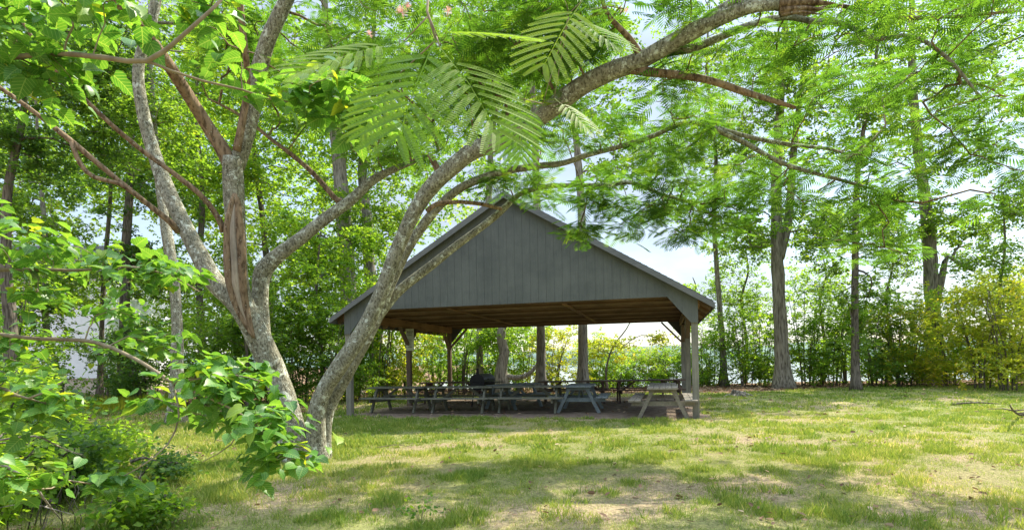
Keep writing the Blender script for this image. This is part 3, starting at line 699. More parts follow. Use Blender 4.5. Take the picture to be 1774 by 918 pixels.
make_tree('oak_tree', 'thick furrowed oak with a crooked side limb above the yellow green bushes', 'tree',
          stem([(1622, 668), (1619, 600), (1616, 540), (1611, 440), (1604, 360), (1590, 250), (1580, 120), (1580, -60)], 29), [0.465, 0.413, 0.345, 0.315, 0.270, 0.225, 0.180, 0.090],
          [E_(1600, 230, 29, 3.6, 3.6, 100), E_(1640, 60, 29, 4.6, 3.0, 100), E_(1690, 400, 28.5, 2.6, 1.6, 64), E_(1570, 380, 28.5, 2.0, 1.6, 50), E_(1760, 120, 28, 3.4, 3.4, 70)],
          B_OAK, L_OAK, seed=13, leaf=0.135, n_leaf=66, limbs=[([W(1622, 520, 29), W(1634, 470, 28.7), W(1642, 445, 28.5), W(1670, 462, 28.2), W(1690, 470, 28)], [0.2, 0.15, 0.11, 0.08, 0.05])], twig=0.009)
make_tree('slender_tree', 'slender leaning tree just right of the pavilion eave', 'tree',
          stem([(1255, 668), (1252, 600), (1243, 480), (1237, 380), (1240, 260), (1225, 120), (1230, 0)], 29), [0.176, 0.143, 0.124, 0.111, 0.091, 0.065, 0.026],
          [E_(1235, 280, 29, 2.4, 2.6, 90), E_(1230, 90, 29, 3.0, 3.0, 70), E_(1280, 430, 29, 1.8, 1.0, 40), E_(1195, 350, 28, 1.5, 1.2, 28)],
          B_OAK, L_OAK, seed=14, leaf=0.12, n_leaf=66, group=None)
make_tree('tall_tree', 'tall pale barked tree behind the pavilion floor, rising right of the roof peak', 'tree',
          stem([(1009, 668), (1010, 600), (1009, 500), (1008, 380), (1000, 260), (985, 130), (975, -30)], 23.5), [0.259, 0.194, 0.180, 0.158, 0.137, 0.108, 0.058],
          [E_(1010, 130, 24, 3.2, 3.0, 90), E_(980, -60, 24, 4.0, 2.5, 60), E_(1090, 270, 24, 2.1, 1.8, 50)],
          B_PALE, L_OAK, seed=15, leaf=0.12, n_leaf=70)
make_tree('tall_tree', 'pale grey tree trunk behind the pavilion, left of the tall pale one', 'tree',
          stem([(937, 668), (937, 600), (935, 500), (930, 350), (925, 200), (915, 60), (905, -60)], 23.2), [0.234, 0.171, 0.162, 0.144, 0.126, 0.090, 0.045],
          [E_(910, 120, 24, 2.8, 3.0, 70), E_(880, -40, 24, 3.4, 2.5, 50)],
          B_PALE, L_OAK, seed=16, leaf=0.12, n_leaf=70)
make_tree('tall_tree', 'pale tree trunk seen just above the black grill', 'tree',
          stem([(833, 665), (831, 600), (834, 480), (846, 350), (852, 240), (868, 120), (870, -40)], 26), [0.180, 0.150, 0.150, 0.143, 0.128, 0.098, 0.045],
          [E_(860, 140, 26, 3.2, 3.0, 80), E_(800, 0, 26, 3.6, 2.8, 60)],
          B_PALE, L_OAK, seed=17, leaf=0.12, n_leaf=70)
make_tree('gnarled_tree', 'short gnarled brown tree with a low limb sagging right, behind the grill', 'tree',
          [W(868, 672, 25) * np.array((1, 1, 0)), W(868, 640, 25), W(874, 610, 25), W(868, 580, 25), W(880, 540, 25), W(900, 480, 25.3)], [0.34, 0.25, 0.22, 0.2, 0.16, 0.08],
          [E_(890, 550, 25.5, 1.8, 1.1, 36), E_(840, 590, 25.5, 1.2, 0.7, 16)],
          B_PALE, L_SHRUB, seed=18, leaf=0.11, n_leaf=60, crad=0.6,
          limbs=[([W(872, 650, 25), W(893, 654, 24.8), W(915, 648, 24.7), W(930, 632, 24.6), W(944, 600, 24.6)], [0.13, 0.12, 0.10, 0.07, 0.03])])
make_tree('thin_tree', 'thin leaning sapling at the lakeside, seen under the pavilion roof', 'tree',
          stem([(1052, 668), (1050, 640), (1062, 600), (1085, 570), (1105, 530), (1125, 490)], 27), [0.055, 0.045, 0.035, 0.028, 0.02, 0.012],
          [E_(1055, 605, 27, 1.7, 0.7, 36), E_(1125, 580, 27, 1.4, 0.6, 22)],
          B_DARK, L_YEL, seed=19, leaf=0.10, n_leaf=60, crad=0.6)

# left wood
make_tree('tall_tree', 'huge pale trunk high in the wood behind the forked mimosa', 'tree',
          stem([(606, 690), (604, 560), (600, 440), (592, 330), (583, 240), (570, 120), (560, -40)], 26), [0.413, 0.375, 0.345, 0.315, 0.270, 0.210, 0.105],
          [E_(560, 190, 26, 3.8, 3.4, 110), E_(500, 20, 26, 4.5, 3.0, 90), E_(600, 390, 25, 1.8, 1.8, 30)],
          B_PALE, L_OAK, seed=21, leaf=0.13, n_leaf=76)
make_tree('tall_tree', 'second tall pale trunk, left of the pavilion roof', 'tree',
          stem([(655, 690), (652, 560), (640, 460), (636, 380), (628, 290), (640, 160), (650, 0)], 27), [0.300, 0.270, 0.255, 0.232, 0.210, 0.150, 0.075],
          [E_(680, 220, 27, 3.2, 3.0, 90), E_(700, 50, 27, 4.0, 3.0, 80), E_(660, 400, 25, 1.6, 1.4, 26)],
          B_PALE, L_OAK, seed=22, leaf=0.13, n_leaf=76)
make_tree('lichened_tree', 'grey lichened trunk with a dark knothole, left of the mimosa', 'tree',
          [GX(305, 14.4), W(306, 640, 14.4), W(307, 560, 14.4), W(300, 470, 14.4), W(288, 400, 14.4), W(275, 310, 14.6), W(262, 180, 15), W(258, 40, 15)], [0.17, 0.145, 0.125, 0.125, 0.12, 0.10, 0.085, 0.05],
          [E_(250, 200, 15.2, 1.7, 1.9, 70), E_(330, 60, 15.4, 2.0, 1.4, 50)],
          B_MIM, L_OAK, seed=23, leaf=0.095, n_leaf=80, crad=0.6, limbs=[([W(309, 583, 14.32), W(312, 583, 14.22)], [0.06, 0.035])])
make_tree('wood_tree', 'slim brown trunk right of the white house corner', 'tree',
          stem([(172, 690), (174, 640), (176, 580), (180, 480), (190, 360), (195, 250), (200, 100)], 26), [0.136, 0.116, 0.102, 0.095, 0.082, 0.068, 0.034],
          [E_(200, 280, 26, 2.6, 2.2, 70), E_(170, 120, 26, 3.4, 2.6, 80), E_(140, 475, 25.5, 2.3, 1.5, 80)],
          B_DARK, L_SHRUB, seed=24, leaf=0.12, n_leaf=76)
make_tree('wood_tree', 'ivy clad dark trunk between the house and the lichened tree', 'tree',
          stem([(214, 690), (214, 640), (216, 560), (218, 440), (225, 320), (230, 180)], 23), [0.245, 0.204, 0.190, 0.170, 0.136, 0.082],
          [E_(215, 610, 22.8, 0.55, 1.6, 34), E_(225, 470, 23, 1.8, 1.4, 45), E_(240, 320, 23, 2.6, 2.0, 70)],
          B_DARK, L_DARK, seed=25, leaf=0.10, n_leaf=76, crad=0.5)
make_tree('wood_tree', 'pale leaning trunk in front of the white siding', 'tree',
          stem([(104, 690), (100, 650), (86, 600), (78, 540), (80, 440), (70, 300), (60, 150)], 21), [0.136, 0.116, 0.109, 0.102, 0.088, 0.068, 0.034],
          [E_(70, 330, 21, 2.4, 2.0, 80), E_(60, 150, 21, 3.0, 2.4, 90), E_(40, 490, 20.5, 1.7, 1.3, 50), E_(100, 520, 20.5, .9, .5, 14)],
          B_PALE, L_OAK, seed=26, leaf=0.11, n_leaf=76)
make_tree('wood_tree', 'dark leafy tree at the upper left edge of the wood', 'tree',
          [GX(20, 14), W(18, 560, 14), W(10, 460, 14), W(14, 330, 14), W(40, 200, 14), W(50, 60, 14)], [0.170, 0.136, 0.116, 0.095, 0.068, 0.034],
          [E_(60, 230, 14, 1.7, 1.7, 90), E_(150, 80, 14, 1.7, 1.2, 60), E_(-20, 60, 14, 2.2, 1.6, 60)],
          B_DARK, L_DARK, seed=27, leaf=0.085, n_leaf=90, crad=0.55)
make_tree('wood_tree', 'leafy tree filling the wood left of the huge pale trunk', 'tree',
          stem([(468, 690), (470, 600), (466, 500), (455, 380), (440, 250), (445, 80)], 28), [0.204, 0.177, 0.163, 0.136, 0.102, 0.041],
          [E_(450, 330, 28, 3.6, 2.8, 130), E_(420, 130, 28, 4.2, 3.0, 120), E_(500, 440, 27, 2.4, 1.8, 60)],
          B_DARK, L_SHRUB, seed=28, leaf=0.13, n_leaf=76)
make_tree('wood_tree', 'leafy tree behind the lichened trunk, yellow green low limbs', 'tree',
          stem([(352, 690), (350, 600), (345, 480), (350, 340), (340, 200), (345, 60)], 25), [0.177, 0.150, 0.136, 0.109, 0.082, 0.041],
          [E_(360, 470, 25, 2.6, 1.8, 80), E_(330, 300, 25, 2.8, 2.0, 110), E_(320, 110, 26, 3.4, 2.6, 110)],
          B_DARK, L_SHRUB, seed=29, leaf=0.12, n_leaf=76)
make_tree('wood_tree', 'bright green small tree left of the pavilion eave', 'tree',
          stem([(560, 690), (556, 600), (548, 520), (552, 440), (560, 360)], 22), [0.082, 0.068, 0.058, 0.041, 0.020],
          [E_(545, 520, 22, 1.9, 1.7, 80), E_(540, 420, 22.4, 1.8, 1.4, 60), E_(620, 450, 23, 1.4, 1.4, 40)],
          B_DARK, L_SHRUB, seed=30, leaf=0.11, n_leaf=80, crad=0.65)
make_tree('wood_tree', 'small tree with glossy leaves beside the mimosa trunk', 'tree',
          stem([(430, 690), (428, 620), (422, 540), (420, 460)], 20), [0.068, 0.058, 0.041, 0.020],
          [E_(420, 600, 20, 1.6, 1.5, 52), E_(440, 500, 20.5, 1.6, 1.2, 34)],
          B_DARK, L_OAK, seed=31, leaf=0.10, n_leaf=80, crad=0.6)
# thin trees behind the thicket on the right, open to the sky
for i_, (px, top, D, lab, ellx) in enumerate([
        (1735, 330, 25, 'thin open crowned tree at the right edge of the thicket', [(1735, 350, 1.8, 1.4, 40), (1700, 450, 1.8, 0.9, 36), (1760, 500, 1.2, 0.9, 24)]),
        (1425, 440, 30, 'young thin tree in the gap between the flared oak and the dark straight tree', [(1425, 480, 1.7, 1.3, 46), (1440, 390, 1.2, 0.9, 20)]),
        (1540, 400, 30, 'young thin tree between the dark straight tree and the thick oak', [(1548, 450, 1.8, 1.5, 50)]),
        (1200, 480, 32, 'twisted bare limbed sapling right of the pavilion posts', [(1215, 560, 1.0, 1.0, 20), (1195, 500, .8, .5, 8)]),
        (1290, 420, 31, 'round headed young tree behind the slender leaning one', [(1285, 490, 2.0, 1.1, 40), (1310, 520, 1.6, 0.9, 30)])]):
    make_tree('thin_tree', lab, 'tree', stem([(px, 668), (px + 4, 600), (px - 5, 520), (px + 6, (520 + top) / 2), (px, top)], D), [0.10, 0.08, 0.065, 0.045, 0.02],
              [E_(a, b_, D, c_, d, n) for a, b_, c_, d, n in ellx], B_DARK, L_SHRUB if i_ % 2 else L_OAK, seed=40 + i_, leaf=0.11, n_leaf=60, crad=0.65)

# ------------------------------------------------------------------ thicket shrubs: five prototypes, copied
def shrub_proto(seed, h=3.4, r=1.5, n=62, leaf=0.11, n_leaf=92, stems=7, low=0.18, sr=0.035, cr_=0.5):
    g = np.random.default_rng(seed)
    mb = MB(); roots = []
    for s in range(stems):
        a = g.random() * 6.28; rr = g.uniform(0.1, 0.35); ln = g.uniform(0.5, 0.85)
        P_, R_ = resample([(rr * math.cos(a), rr * math.sin(a), -0.1), (rr * 1.5 * math.cos(a), rr * 1.5 * math.sin(a), h * 0.3), (r * 0.55 * ln * math.cos(a + .3), r * 0.55 * ln * math.sin(a + .3), h * ln)], [sr, sr * .75, sr * .3], 0.25)
        mb.tube(P_, R_, 6); roots.append(P_[1:])
    cl = crown_points([(0, 0, h * 0.54, r, r, h * 0.46, n), (0, 0, h * low + 0.1, r * 1.05, r * 1.05, h * 0.2, n // 2)], g, 0.42, 0.8)
    tw, *_ = grow(np.concatenate(roots), None, cl, twig=0.004, rmax=0.03)
    me_s = np_mesh('stems', np.concatenate(mb.V), [np.concatenate(f) for f in (mb.F3, mb.F4) if f], smooth_shade=True)
    tw_me = np_mesh('twigs', np.concatenate(tw.V), [np.concatenate(f) for f in (tw.F3, tw.F4) if f], smooth_shade=True)
    V, Fs, r_ = sprays(cl, cr_ * g.uniform(0.7, 1.3, len(cl)), n_leaf, leaf, g, twigs=6)
    cm = np_mesh('foliage', V, Fs, rnd=r_)
    for q in (me_s, tw_me): q.materials.append(B_DARK)
    cm.materials.append(L_SHRUB)
    return me_s, tw_me, cm
PROTO = [shrub_proto(100 + k_, h=hh, r=rr) for k_, (hh, rr) in enumerate([(4.4, 1.7), (3.9, 1.9), (5.4, 1.8), (3.0, 1.7), (4.7, 2.1)])]
def shrub(pi, px, D, sc, mt_, label, name='thicket_shrub', sz=1.0, cat='shrub', group='shrubs of the thicket around the lawn'):
    p_ = GX(px, D); root = tag(empty(name, p_, random.random() * 6.28), label, cat, group)
    root.scale = (sc, sc, sc * sz)
    root.location.z = float(ground_z(np.array([p_[0]]), np.array([p_[1]]))[0]) - 0.05
    a, b_, c_ = PROTO[pi]
    o1 = bpy.data.objects.new('stems', a); COL.objects.link(o1); o1.parent = root
    o3 = bpy.data.objects.new('twigs', b_); COL.objects.link(o3); o3.parent = o1
    o2 = bpy.data.objects.new('foliage', c_); COL.objects.link(o2); o2.parent = root
    o2.material_slots[0].link = 'OBJECT'; o2.material_slots[0].material = mt_
    return root
SH = [  # prototype, px, depth, scale, material, zscale, label
    (0, 1232, 29.5, 0.95, L_SHRUB, 0.9, 'green thicket shrub just right of the pavilion posts'),
    (1, 1290, 28.3, 1.0, L_SHRUB, 1.1, 'green thicket shrub left of the flared oak trunk'),
    (2, 1322, 29.0, 0.85, L_SHRUB, 1.0, 'green thicket shrub touching the flared oak on its left'),
    (2, 1398, 28.0, 1.0, L_SHRUB, 1.0, 'tall green thicket shrub right of the flared oak trunk'),
    (0, 1440, 27.5, 1.0, L_SHRUB, 1.1, 'green thicket shrub left of the slim dark straight tree'),
    (4, 1468, 29.2, 0.95, L_SHRUB, 1.1, 'green shrub directly behind the slim dark straight tree'),
    (0, 1522, 26.3, 1.05, L_OAK, 1.0, 'dark green shrub right of the slim dark straight tree'),
    (1, 1562, 25.8, 1.05, L_YEL, 1.0, 'yellow green shrub left of the thick oak base'),
    (2, 1592, 27.5, 0.95, L_YEL, 1.0, 'tall yellow green shrub in front of the thick oak base'),
    (4, 1650, 25.8, 0.95, L_SHRUB, 1.1, 'green shrub right of the thick oak base'),
    (1, 1700, 22.5, 1.0, L_YEL, 1.15, 'yellow leaved shrub reaching over the lawn on the right'),
    (4, 1752, 21.5, 1.0, L_YEL, 1.05, 'large yellow leaved shrub at the right edge of the lawn'),
    (2, 1745, 26.0, 1.05, L_SHRUB, 1.0, 'tall green shrub behind the yellow one at the right edge'),
    (0, 1830, 24.0, 1.2, L_YEL, 1.0, 'yellow green shrub cut by the right edge of the view'),
    (3, 1160, 29.5, 0.80, L_SHRUB, 0.9, 'low green lakeside shrub seen left of the two rear right posts'),
    (3, 1095, 30.5, 0.80, L_SHRUB, 0.9, 'low green lakeside shrub seen right of the leaning sapling'),
    (0, 1030, 28.5, 0.75, L_SHRUB, 0.9, 'green shrub just right of the tall pale trunk behind the pavilion'),
    (0, 860, 27.5, 0.85, L_SHRUB, 1.0, 'green shrub behind the black grill and gnarled tree'),
    (3, 1195, 31.0, 0.8, L_SHRUB, 0.9, 'low lakeside shrub seen between the right posts'),
    (3, 1128, 31.0, 0.75, L_YEL, 0.95, 'low yellow green lakeside shrub behind the tan table'),
    (3, 1065, 29.0, 0.7, L_SHRUB, 0.85, 'low bright lakeside shrub beside the leaning sapling'),
    (1, 960, 26.5, 0.85, L_YEL, 1.0, 'bright shrub between the two pale trunks behind the pavilion'),
    (0, 905, 28.0, 0.9, L_SHRUB, 1.0, 'shrub behind the sagging limb of the gnarled tree'),
    (4, 800, 26.0, 0.85, L_SHRUB, 1.1, 'leafy shrub left of the grill, behind the pavilion'),
    (2, 752, 27.0, 0.85, L_SHRUB, 1.0, 'leafy shrub behind the back left post'),
    (1, 700, 23.5, 0.95, L_YEL, 1.25, 'sunlit shrub behind the middle left post'),
    (0, 655, 22.5, 0.95, L_SHRUB, 1.2, 'sunlit green shrub behind the front left post'),
    (2, 612, 23.0, 0.95, L_SHRUB, 1.0, 'tall shrub behind the right hand mimosa stem'),
    (4, 575, 21.5, 0.85, L_SHRUB, 1.1, 'shrub between the mimosa stems, behind the lawn'),
    (1, 520, 21.8, 0.9, L_OAK, 1.1, 'leafy shrub behind the mimosa fork'),
    (4, 470, 22.0, 0.9, L_SHRUB, 1.1, 'green shrub left of the mimosa base, at the wood edge'),
    (0, 400, 21.5, 0.95, L_OAK, 1.0, 'leafy shrub at the wood edge right of the lichened tree'),
    (1, 350, 22.0, 0.95, L_SHRUB, 1.0, 'green shrub behind the lichened tree'),
    (3, 252, 22.0, 0.9, L_DARK, 1.2, 'dark shrub between the ivy clad trunk and the lichened tree'),
    (0, 195, 27.0, 0.8, L_DARK, 1.0, 'dark shrub at the foot of the ivy clad trunk'),
    (1, 40, 20.0, 0.95, L_OAK, 1.1, 'shrub hiding the left end of the white house'),
    (2, 0, 16.0, 1.0, L_SHRUB, 1.0, 'tall shrub at the left edge behind the hanging leaves'),
]
for pi, px, D, sc, mt_, sz, lab in SH: shrub(pi, px, D, sc, mt_, lab, sz=sz)

# far wood behind the left trees: reads as one mass
g = np.random.default_rng(77)
cl = crown_points([E_(120, 250, 40, 9, 8, 300, 3), E_(420, 250, 42, 9, 8, 340, 3), E_(690, 280, 42, 8, 7, 240, 3), E_(300, 540, 37, 14, 4.0, 260, 3), E_(700, 540, 38, 9, 3.6, 180, 3), E_(860, 120, 42, 5, 6, 60, 3)], g, 0.40, 0.25)
V, Fs, r_ = sprays(cl, 1.5, 90, 0.22, g)
fw = link('far_wood', np_mesh('far_wood', V, Fs, rnd=r_), L_SHRUB); tag(fw, 'far green wood seen between the nearer trees on the left', kind='stuff')

# ------------------------------------------------------------------ white house in the wood
hb = W(188, 660, 33); hs = tag(empty('sided_house', (hb[0], 33, 0), math.radians(6)), 'white sided house with beige foundation half hidden in the left wood', 'house')
WSID = plain('white_vinyl_siding', (0.80, 0.82, 0.85), 0.5, noise=0.05); BEIG = plain('beige_foundation', (0.52, 0.44, 0.36), 0.9)
mb = MB(); Lh = 11.0; z = 0.95
while z < 6.9:
    V = [(-Lh, 0.0, z + 0.115), (0, 0.0, z + 0.115), (0, -0.018, z), (-Lh, -0.018, z)]
    mb.add(V + [(x, 0.05, zz) for x, _, zz in V], [np.array([(0, 3, 2, 1), (0, 1, 5, 4), (2, 3, 7, 6), (1, 2, 6, 5), (3, 0, 4, 7)])]); z += 0.115
mb.build('siding_wall', WSID, hs)
mb = MB(); mb.box((-Lh / 2, 4.06, 3.9), (Lh, 8, 5.9)); mb.build('wall', WSID, hs)
mb = MB(); mb.box((-Lh / 2, 4.0, 0.42), (Lh - 0.06, 7.9, 1.05)); mb.build('foundation', BEIG, hs)
mb = MB(); mb.prism([(-Lh - 0.4, 6.85), (0.4, 6.85), (0.4, 7.0), (-Lh - 0.4, 7.0)], -0.4, -0.3); mb.build('fascia', WSID, hs)
mb = MB(); V = [(-Lh - .4, -.4, 6.96), (.4, -.4, 6.96), (.4, 4.2, 9.3), (-Lh - .4, 4.2, 9.3), (.4, 8.5, 6.96), (-Lh - .4, 8.5, 6.96)]
mb.add(V + [(x, y, zz + .1) for x, y, zz in V], [np.array([(0, 1, 2, 3), (3, 2, 4, 5), (6, 9, 8, 7), (9, 11, 10, 8), (0, 6, 7, 1), (1, 7, 8, 2), (2, 8, 10, 4), (0, 3, 9, 6), (3, 5, 11, 9), (5, 4, 10, 11)])]); mb.build('roof', SHING, hs)

# ------------------------------------------------------------------ the multi-stemmed mimosa
MB0 = np.array([*G(530, 800)[:2], 0.0])
mim = tag(empty('mimosa_tree', MB0), 'forked multi stemmed mimosa with lichened trunks leaning over the pavilion', 'tree')
LIMB_PTS = []
LW = {1: .67, 2: .67, 3: .64, 4: .80, 5: .80, 6: .86, 8: .78, 9: .75, 10: .75, 11: .75, 13: .68}
def limb(name, pts, bark, seg=14, bump=0.10, step=0.10, sd_=0, root=True, ground=False):
    """pts: (px, py, depth, width in photo pixels)"""
    P_ = [W(a, b_, d) - MB0 for a, b_, d, w_ in pts]; R_ = [w_ / 2 * d / F * LW.get(sd_, 1.0) for a, b_, d, w_ in pts]
    P_, R_ = resample(P_, R_, step)
    if ground: P_[0][2] = -0.15
    mb = MB(); mb.tube(P_, R_, seg, bump=bump, seed=sd_)
    o_ = mb.build(name, bark, mim, True)
    if root: LIMB_PTS.append(P_[len(P_) // 3:])
    return P_, R_
limb('trunk', [(513, 812, 8.6, 92), (507, 770, 8.6, 76), (497, 710, 8.6, 66), (477, 650, 8.6, 60), (455, 600, 8.6, 60), (430, 550, 8.6, 60), (404, 518, 8.62, 52), (372, 488, 8.65, 48), (345, 440, 8.7, 44),
               (318, 388, 8.8, 40), (290, 328, 8.9, 37), (264, 258, 9.0, 32), (246, 185, 9.0, 29), (240, 115, 9.0, 27), (262, 40, 9.0, 25), (280, -50, 9.0, 22)], B_MIM, 22, 0.07, 0.08, 1, ground=True)
limb('trunk', [(553, 812, 8.68, 74), (548, 770, 8.66, 52), (549, 715, 8.62, 44), (562, 675, 8.6, 42), (590, 632, 8.55, 44), (618, 592, 8.5, 42), (641, 550, 8.5, 39), (662, 503, 8.45, 37), (681, 450, 8.4, 37),
               (700, 403, 8.35, 36), (722, 360, 8.3, 38), (748, 323, 8.2, 40), (782, 291, 8.1, 42), (820, 262, 8.0, 43), (868, 243, 7.9, 45), (908, 220, 7.8, 46), (948, 193, 7.6, 47), (1000, 155, 7.4, 47), (1052, 127, 7.2, 45),
               (1112, 104, 7.0, 43), (1180, 66, 6.8, 41), (1245, 32, 6.6, 39), (1300, 12, 6.5, 34), (1350, 8, 6.4, 28)], B_MIM, 22, 0.07, 0.08, 2, ground=True)
limb('trunk', [(561, 812, 8.8, 52), (562, 760, 8.82, 38), (570, 708, 8.85, 31), (598, 655, 8.9, 30), (628, 600, 8.95, 30), (655, 548, 9.0, 28), (678, 490, 9.0, 27), (704, 435, 9.0, 27), (738, 383, 9.0, 26), (775, 343, 8.95, 24), (812, 318, 8.9, 22),
               (870, 298, 8.8, 19), (930, 288, 8.7, 17), (975, 283, 8.6, 15), (1020, 268, 8.5, 14), (1075, 254, 8.4, 13), (1130, 236, 8.3, 13), (1188, 213, 8.2, 12), (1240, 222, 8.1, 12), (1300, 238, 8.0, 11), (1370, 251, 7.9, 10), (1435, 258, 7.9, 8), (1480, 272, 7.9, 5)], B_MIM, 16, 0.07, 0.08, 3, ground=True)
limb('limb', [(470, 640, 8.55, 44), (458, 600, 8.5, 44), (430, 548, 8.42, 46), (414, 500, 8.35, 44), (409, 430, 8.3, 41), (406, 360, 8.28, 40), (404, 310, 8.25, 41), (402, 272, 8.22, 38)], B_MIM, 18, 0.08, 0.08, 4)
limb('limb', [(404, 300, 8.25, 34), (388, 262, 8.2, 30), (362, 222, 8.1, 27), (335, 180, 7.9, 25), (303, 130, 7.6, 25), (272, 86, 7.3, 25), (238, 42, 7.0, 25), (195, 0, 6.7, 24), (140, -50, 6.4, 22)], B_MIM2, 16, 0.10, 0.08, 5)
limb('limb', [(408, 290, 8.3, 32), (424, 245, 8.3, 31), (437, 190, 8.25, 31), (447, 130, 8.2, 31), (462, 75, 8.1, 30), (488, 18, 8.0, 29), (515, -45, 7.9, 27)], B_MIM, 16, 0.06, 0.08, 6)
limb('limb', [(410, 262, 8.1, 14), (419, 215, 8.05, 12), (427, 165, 8.0, 11), (427, 110, 7.8, 11), (420, 50, 7.6, 11), (413, -30, 7.4, 10)], B_MIM2, 10, 0.12, 0.08, 7)
limb('limb', [(470, 660, 8.7, 30), (458, 600, 8.7, 33), (452, 540, 8.7, 33), (451, 495, 8.7, 34), (457, 468, 8.7, 36), (482, 442, 8.7, 31), (520, 414, 8.75, 28), (562, 381, 8.85, 26), (608, 347, 9.0, 23), (648, 311, 9.1, 19), (688, 291, 9.2, 14), (730, 275, 9.3, 8), (760, 262, 9.4, 4)], B_MIM, 16, 0.08, 0.08, 8)
limb('limb', [(606, 350, 9.0, 14), (585, 347, 9.05, 13), (562, 322, 9.1, 12), (538, 296, 9.15, 11), (505, 268, 9.2, 10), (472, 243, 9.25, 9), (416, 200, 9.3, 7), (361, 171, 9.35, 4)], B_MIM2, 9, 0.1, 0.1, 9)
limb('limb', [(388, 402, 8.3, 15), (378, 378, 8.25, 13), (350, 340, 8.1, 12), (300, 300, 8.0, 11), (248, 262, 7.9, 11), (190, 213, 7.7, 10), (140, 165, 7.5, 9), (95, 120, 7.3, 8), (40, 40, 7.0, 6), (10, -20, 7.0, 5)], B_MIM2, 9, 0.1, 0.1, 10)
limb('limb', [(310, 402, 8.7, 16), (295, 385, 8.6, 14), (245, 345, 8.4, 12), (180, 292, 8.2, 12), (120, 242, 8.0, 12), (60, 195, 7.8, 10), (0, 152, 7.6, 9), (-60, 115, 7.5, 7)], B_MIM2, 9, 0.1, 0.1, 11)
limb('limb', [(124, 246, 8.0, 8), (140, 285, 8.05, 8), (165, 308, 8.1, 8), (205, 318, 8.2, 7), (245, 345, 8.35, 7)], B_MIM2, 8, 0.1, 0.1, 12)
limb('limb', [(590, 655, 8.9, 24), (620, 600, 9.0, 28), (648, 558, 9.1, 27), (688, 507, 9.2, 25), (743, 463, 9.3, 22), (790, 426, 9.35, 20), (835, 393, 9.4, 18), (870, 364, 9.45, 16), (898, 338, 9.5, 14), (935, 325, 9.5, 13),
              (990, 321, 9.5, 12), (1050, 321, 9.4, 11), (1095, 317, 9.3, 10), (1150, 338, 9.3, 8), (1205, 352, 9.3, 5)], B_MIM, 14, 0.08, 0.08, 13)
limb('limb', [(740, 366, 8.25, 9), (756, 354, 8.3, 8), (795, 350, 8.5, 7), (835, 354, 8.8, 7), (868, 362, 9.2, 6)], B_MIM2, 8, 0.1, 0.08, 14)
limb('limb', [(1085, 118, 7.1, 18), (1130, 126, 7.0, 15), (1175, 130, 7.0, 13), (1232, 141, 6.9, 12), (1290, 160, 6.9, 11), (1338, 174, 6.8, 9), (1378, 187, 6.8, 6)], B_MIM2, 9, 0.16, 0.08, 15)
limb('limb', [(1160, 90, 7.0, 14), (1200, 84, 7.0, 14), (1250, 64, 7.0, 13), (1305, 42, 6.9, 12), (1360, 30, 6.8, 11), (1405, 37, 6.7, 10), (1460, 42, 6.6, 9), (1518, 67, 6.5, 8), (1580, 63, 6.4, 7), (1640, 100, 6.3, 6), (1700, 170, 6.2, 4)], B_MIM, 9, 0.1, 0.08, 16)
limb('limb', [(1115, 108, 7.0, 15), (1095, 72, 6.9, 11), (1070, 45, 6.8, 9), (1050, 20, 6.7, 8), (1035, -30, 6.6, 6)], B_MIM2, 9, 0.1, 0.08, 17)
limb('limb', [(1225, 38, 6.65, 26), (1300, -10, 6.5, 24), (1400, -70, 6.3, 22), (1560, -150, 6.2, 17), (1750, -210, 6.3, 10), (1900, -240, 6.5, 6)], B_MIM, 12, 0.1, 0.1, 18)
limb('limb', [(1235, 222, 8.1, 10), (1290, 247, 8.0, 9), (1345, 278, 7.9, 8), (1400, 297, 7.9, 7), (1460, 313, 7.9, 6), (1530, 333, 7.9, 3)], B_MIM, 8, 0.1, 0.08, 19)
limb('limb', [(1380, 30, 6.75, 8), (1450, 10, 6.7, 7), (1540, 30, 6.6, 7), (1640, 30, 6.5, 6), (1760, 20, 6.4, 4)], B_MIM2, 8, 0.1, 0.08, 20)
limb('limb', [(762, 302, 8.15, 14), (752, 282, 8.1, 11), (744, 268, 8.05, 9)], B_MIM2, 8, 0.1, 0.06, 21, root=False)
limb('limb', [(262, 60, 9.0, 20), (180, -60, 8.6, 17), (120, -200, 8, 12)], B_MIM, 9, 0.1, 0.1, 22)
limb('limb', [(505, -20, 7.95, 24), (560, -140, 7.6, 18), (640, -260, 7.2, 12), (740, -340, 6.8, 6)], B_MIM, 9, 0.1, 0.1, 23)
# broken stub end with splinters
mb = MB()
for a, b_, y0, r_ in ((1345, 1448, 8, 5.0), (1350, 1440, 18, 3.4), (1345, 1412, 1, 3.6), (1352, 1425, 24, 2.2)):
    P_ = [W(a, y0 + 2, 6.42) - MB0, W((a + b_) / 2, y0 - 3, 6.38) - MB0, W(b_, y0 + random.uniform(-3, 3), 6.35) - MB0]
    P_, R_ = resample(P_, [r_ * 2 * 6.4 / F, r_ * 1.3 * 6.4 / F, r_ * 0.3 * 6.4 / F], 0.06); mb.tube(P_, R_, 7, bump=0.2, seed=a)
mb.build('broken_stub', B_MIM2, mim, True)
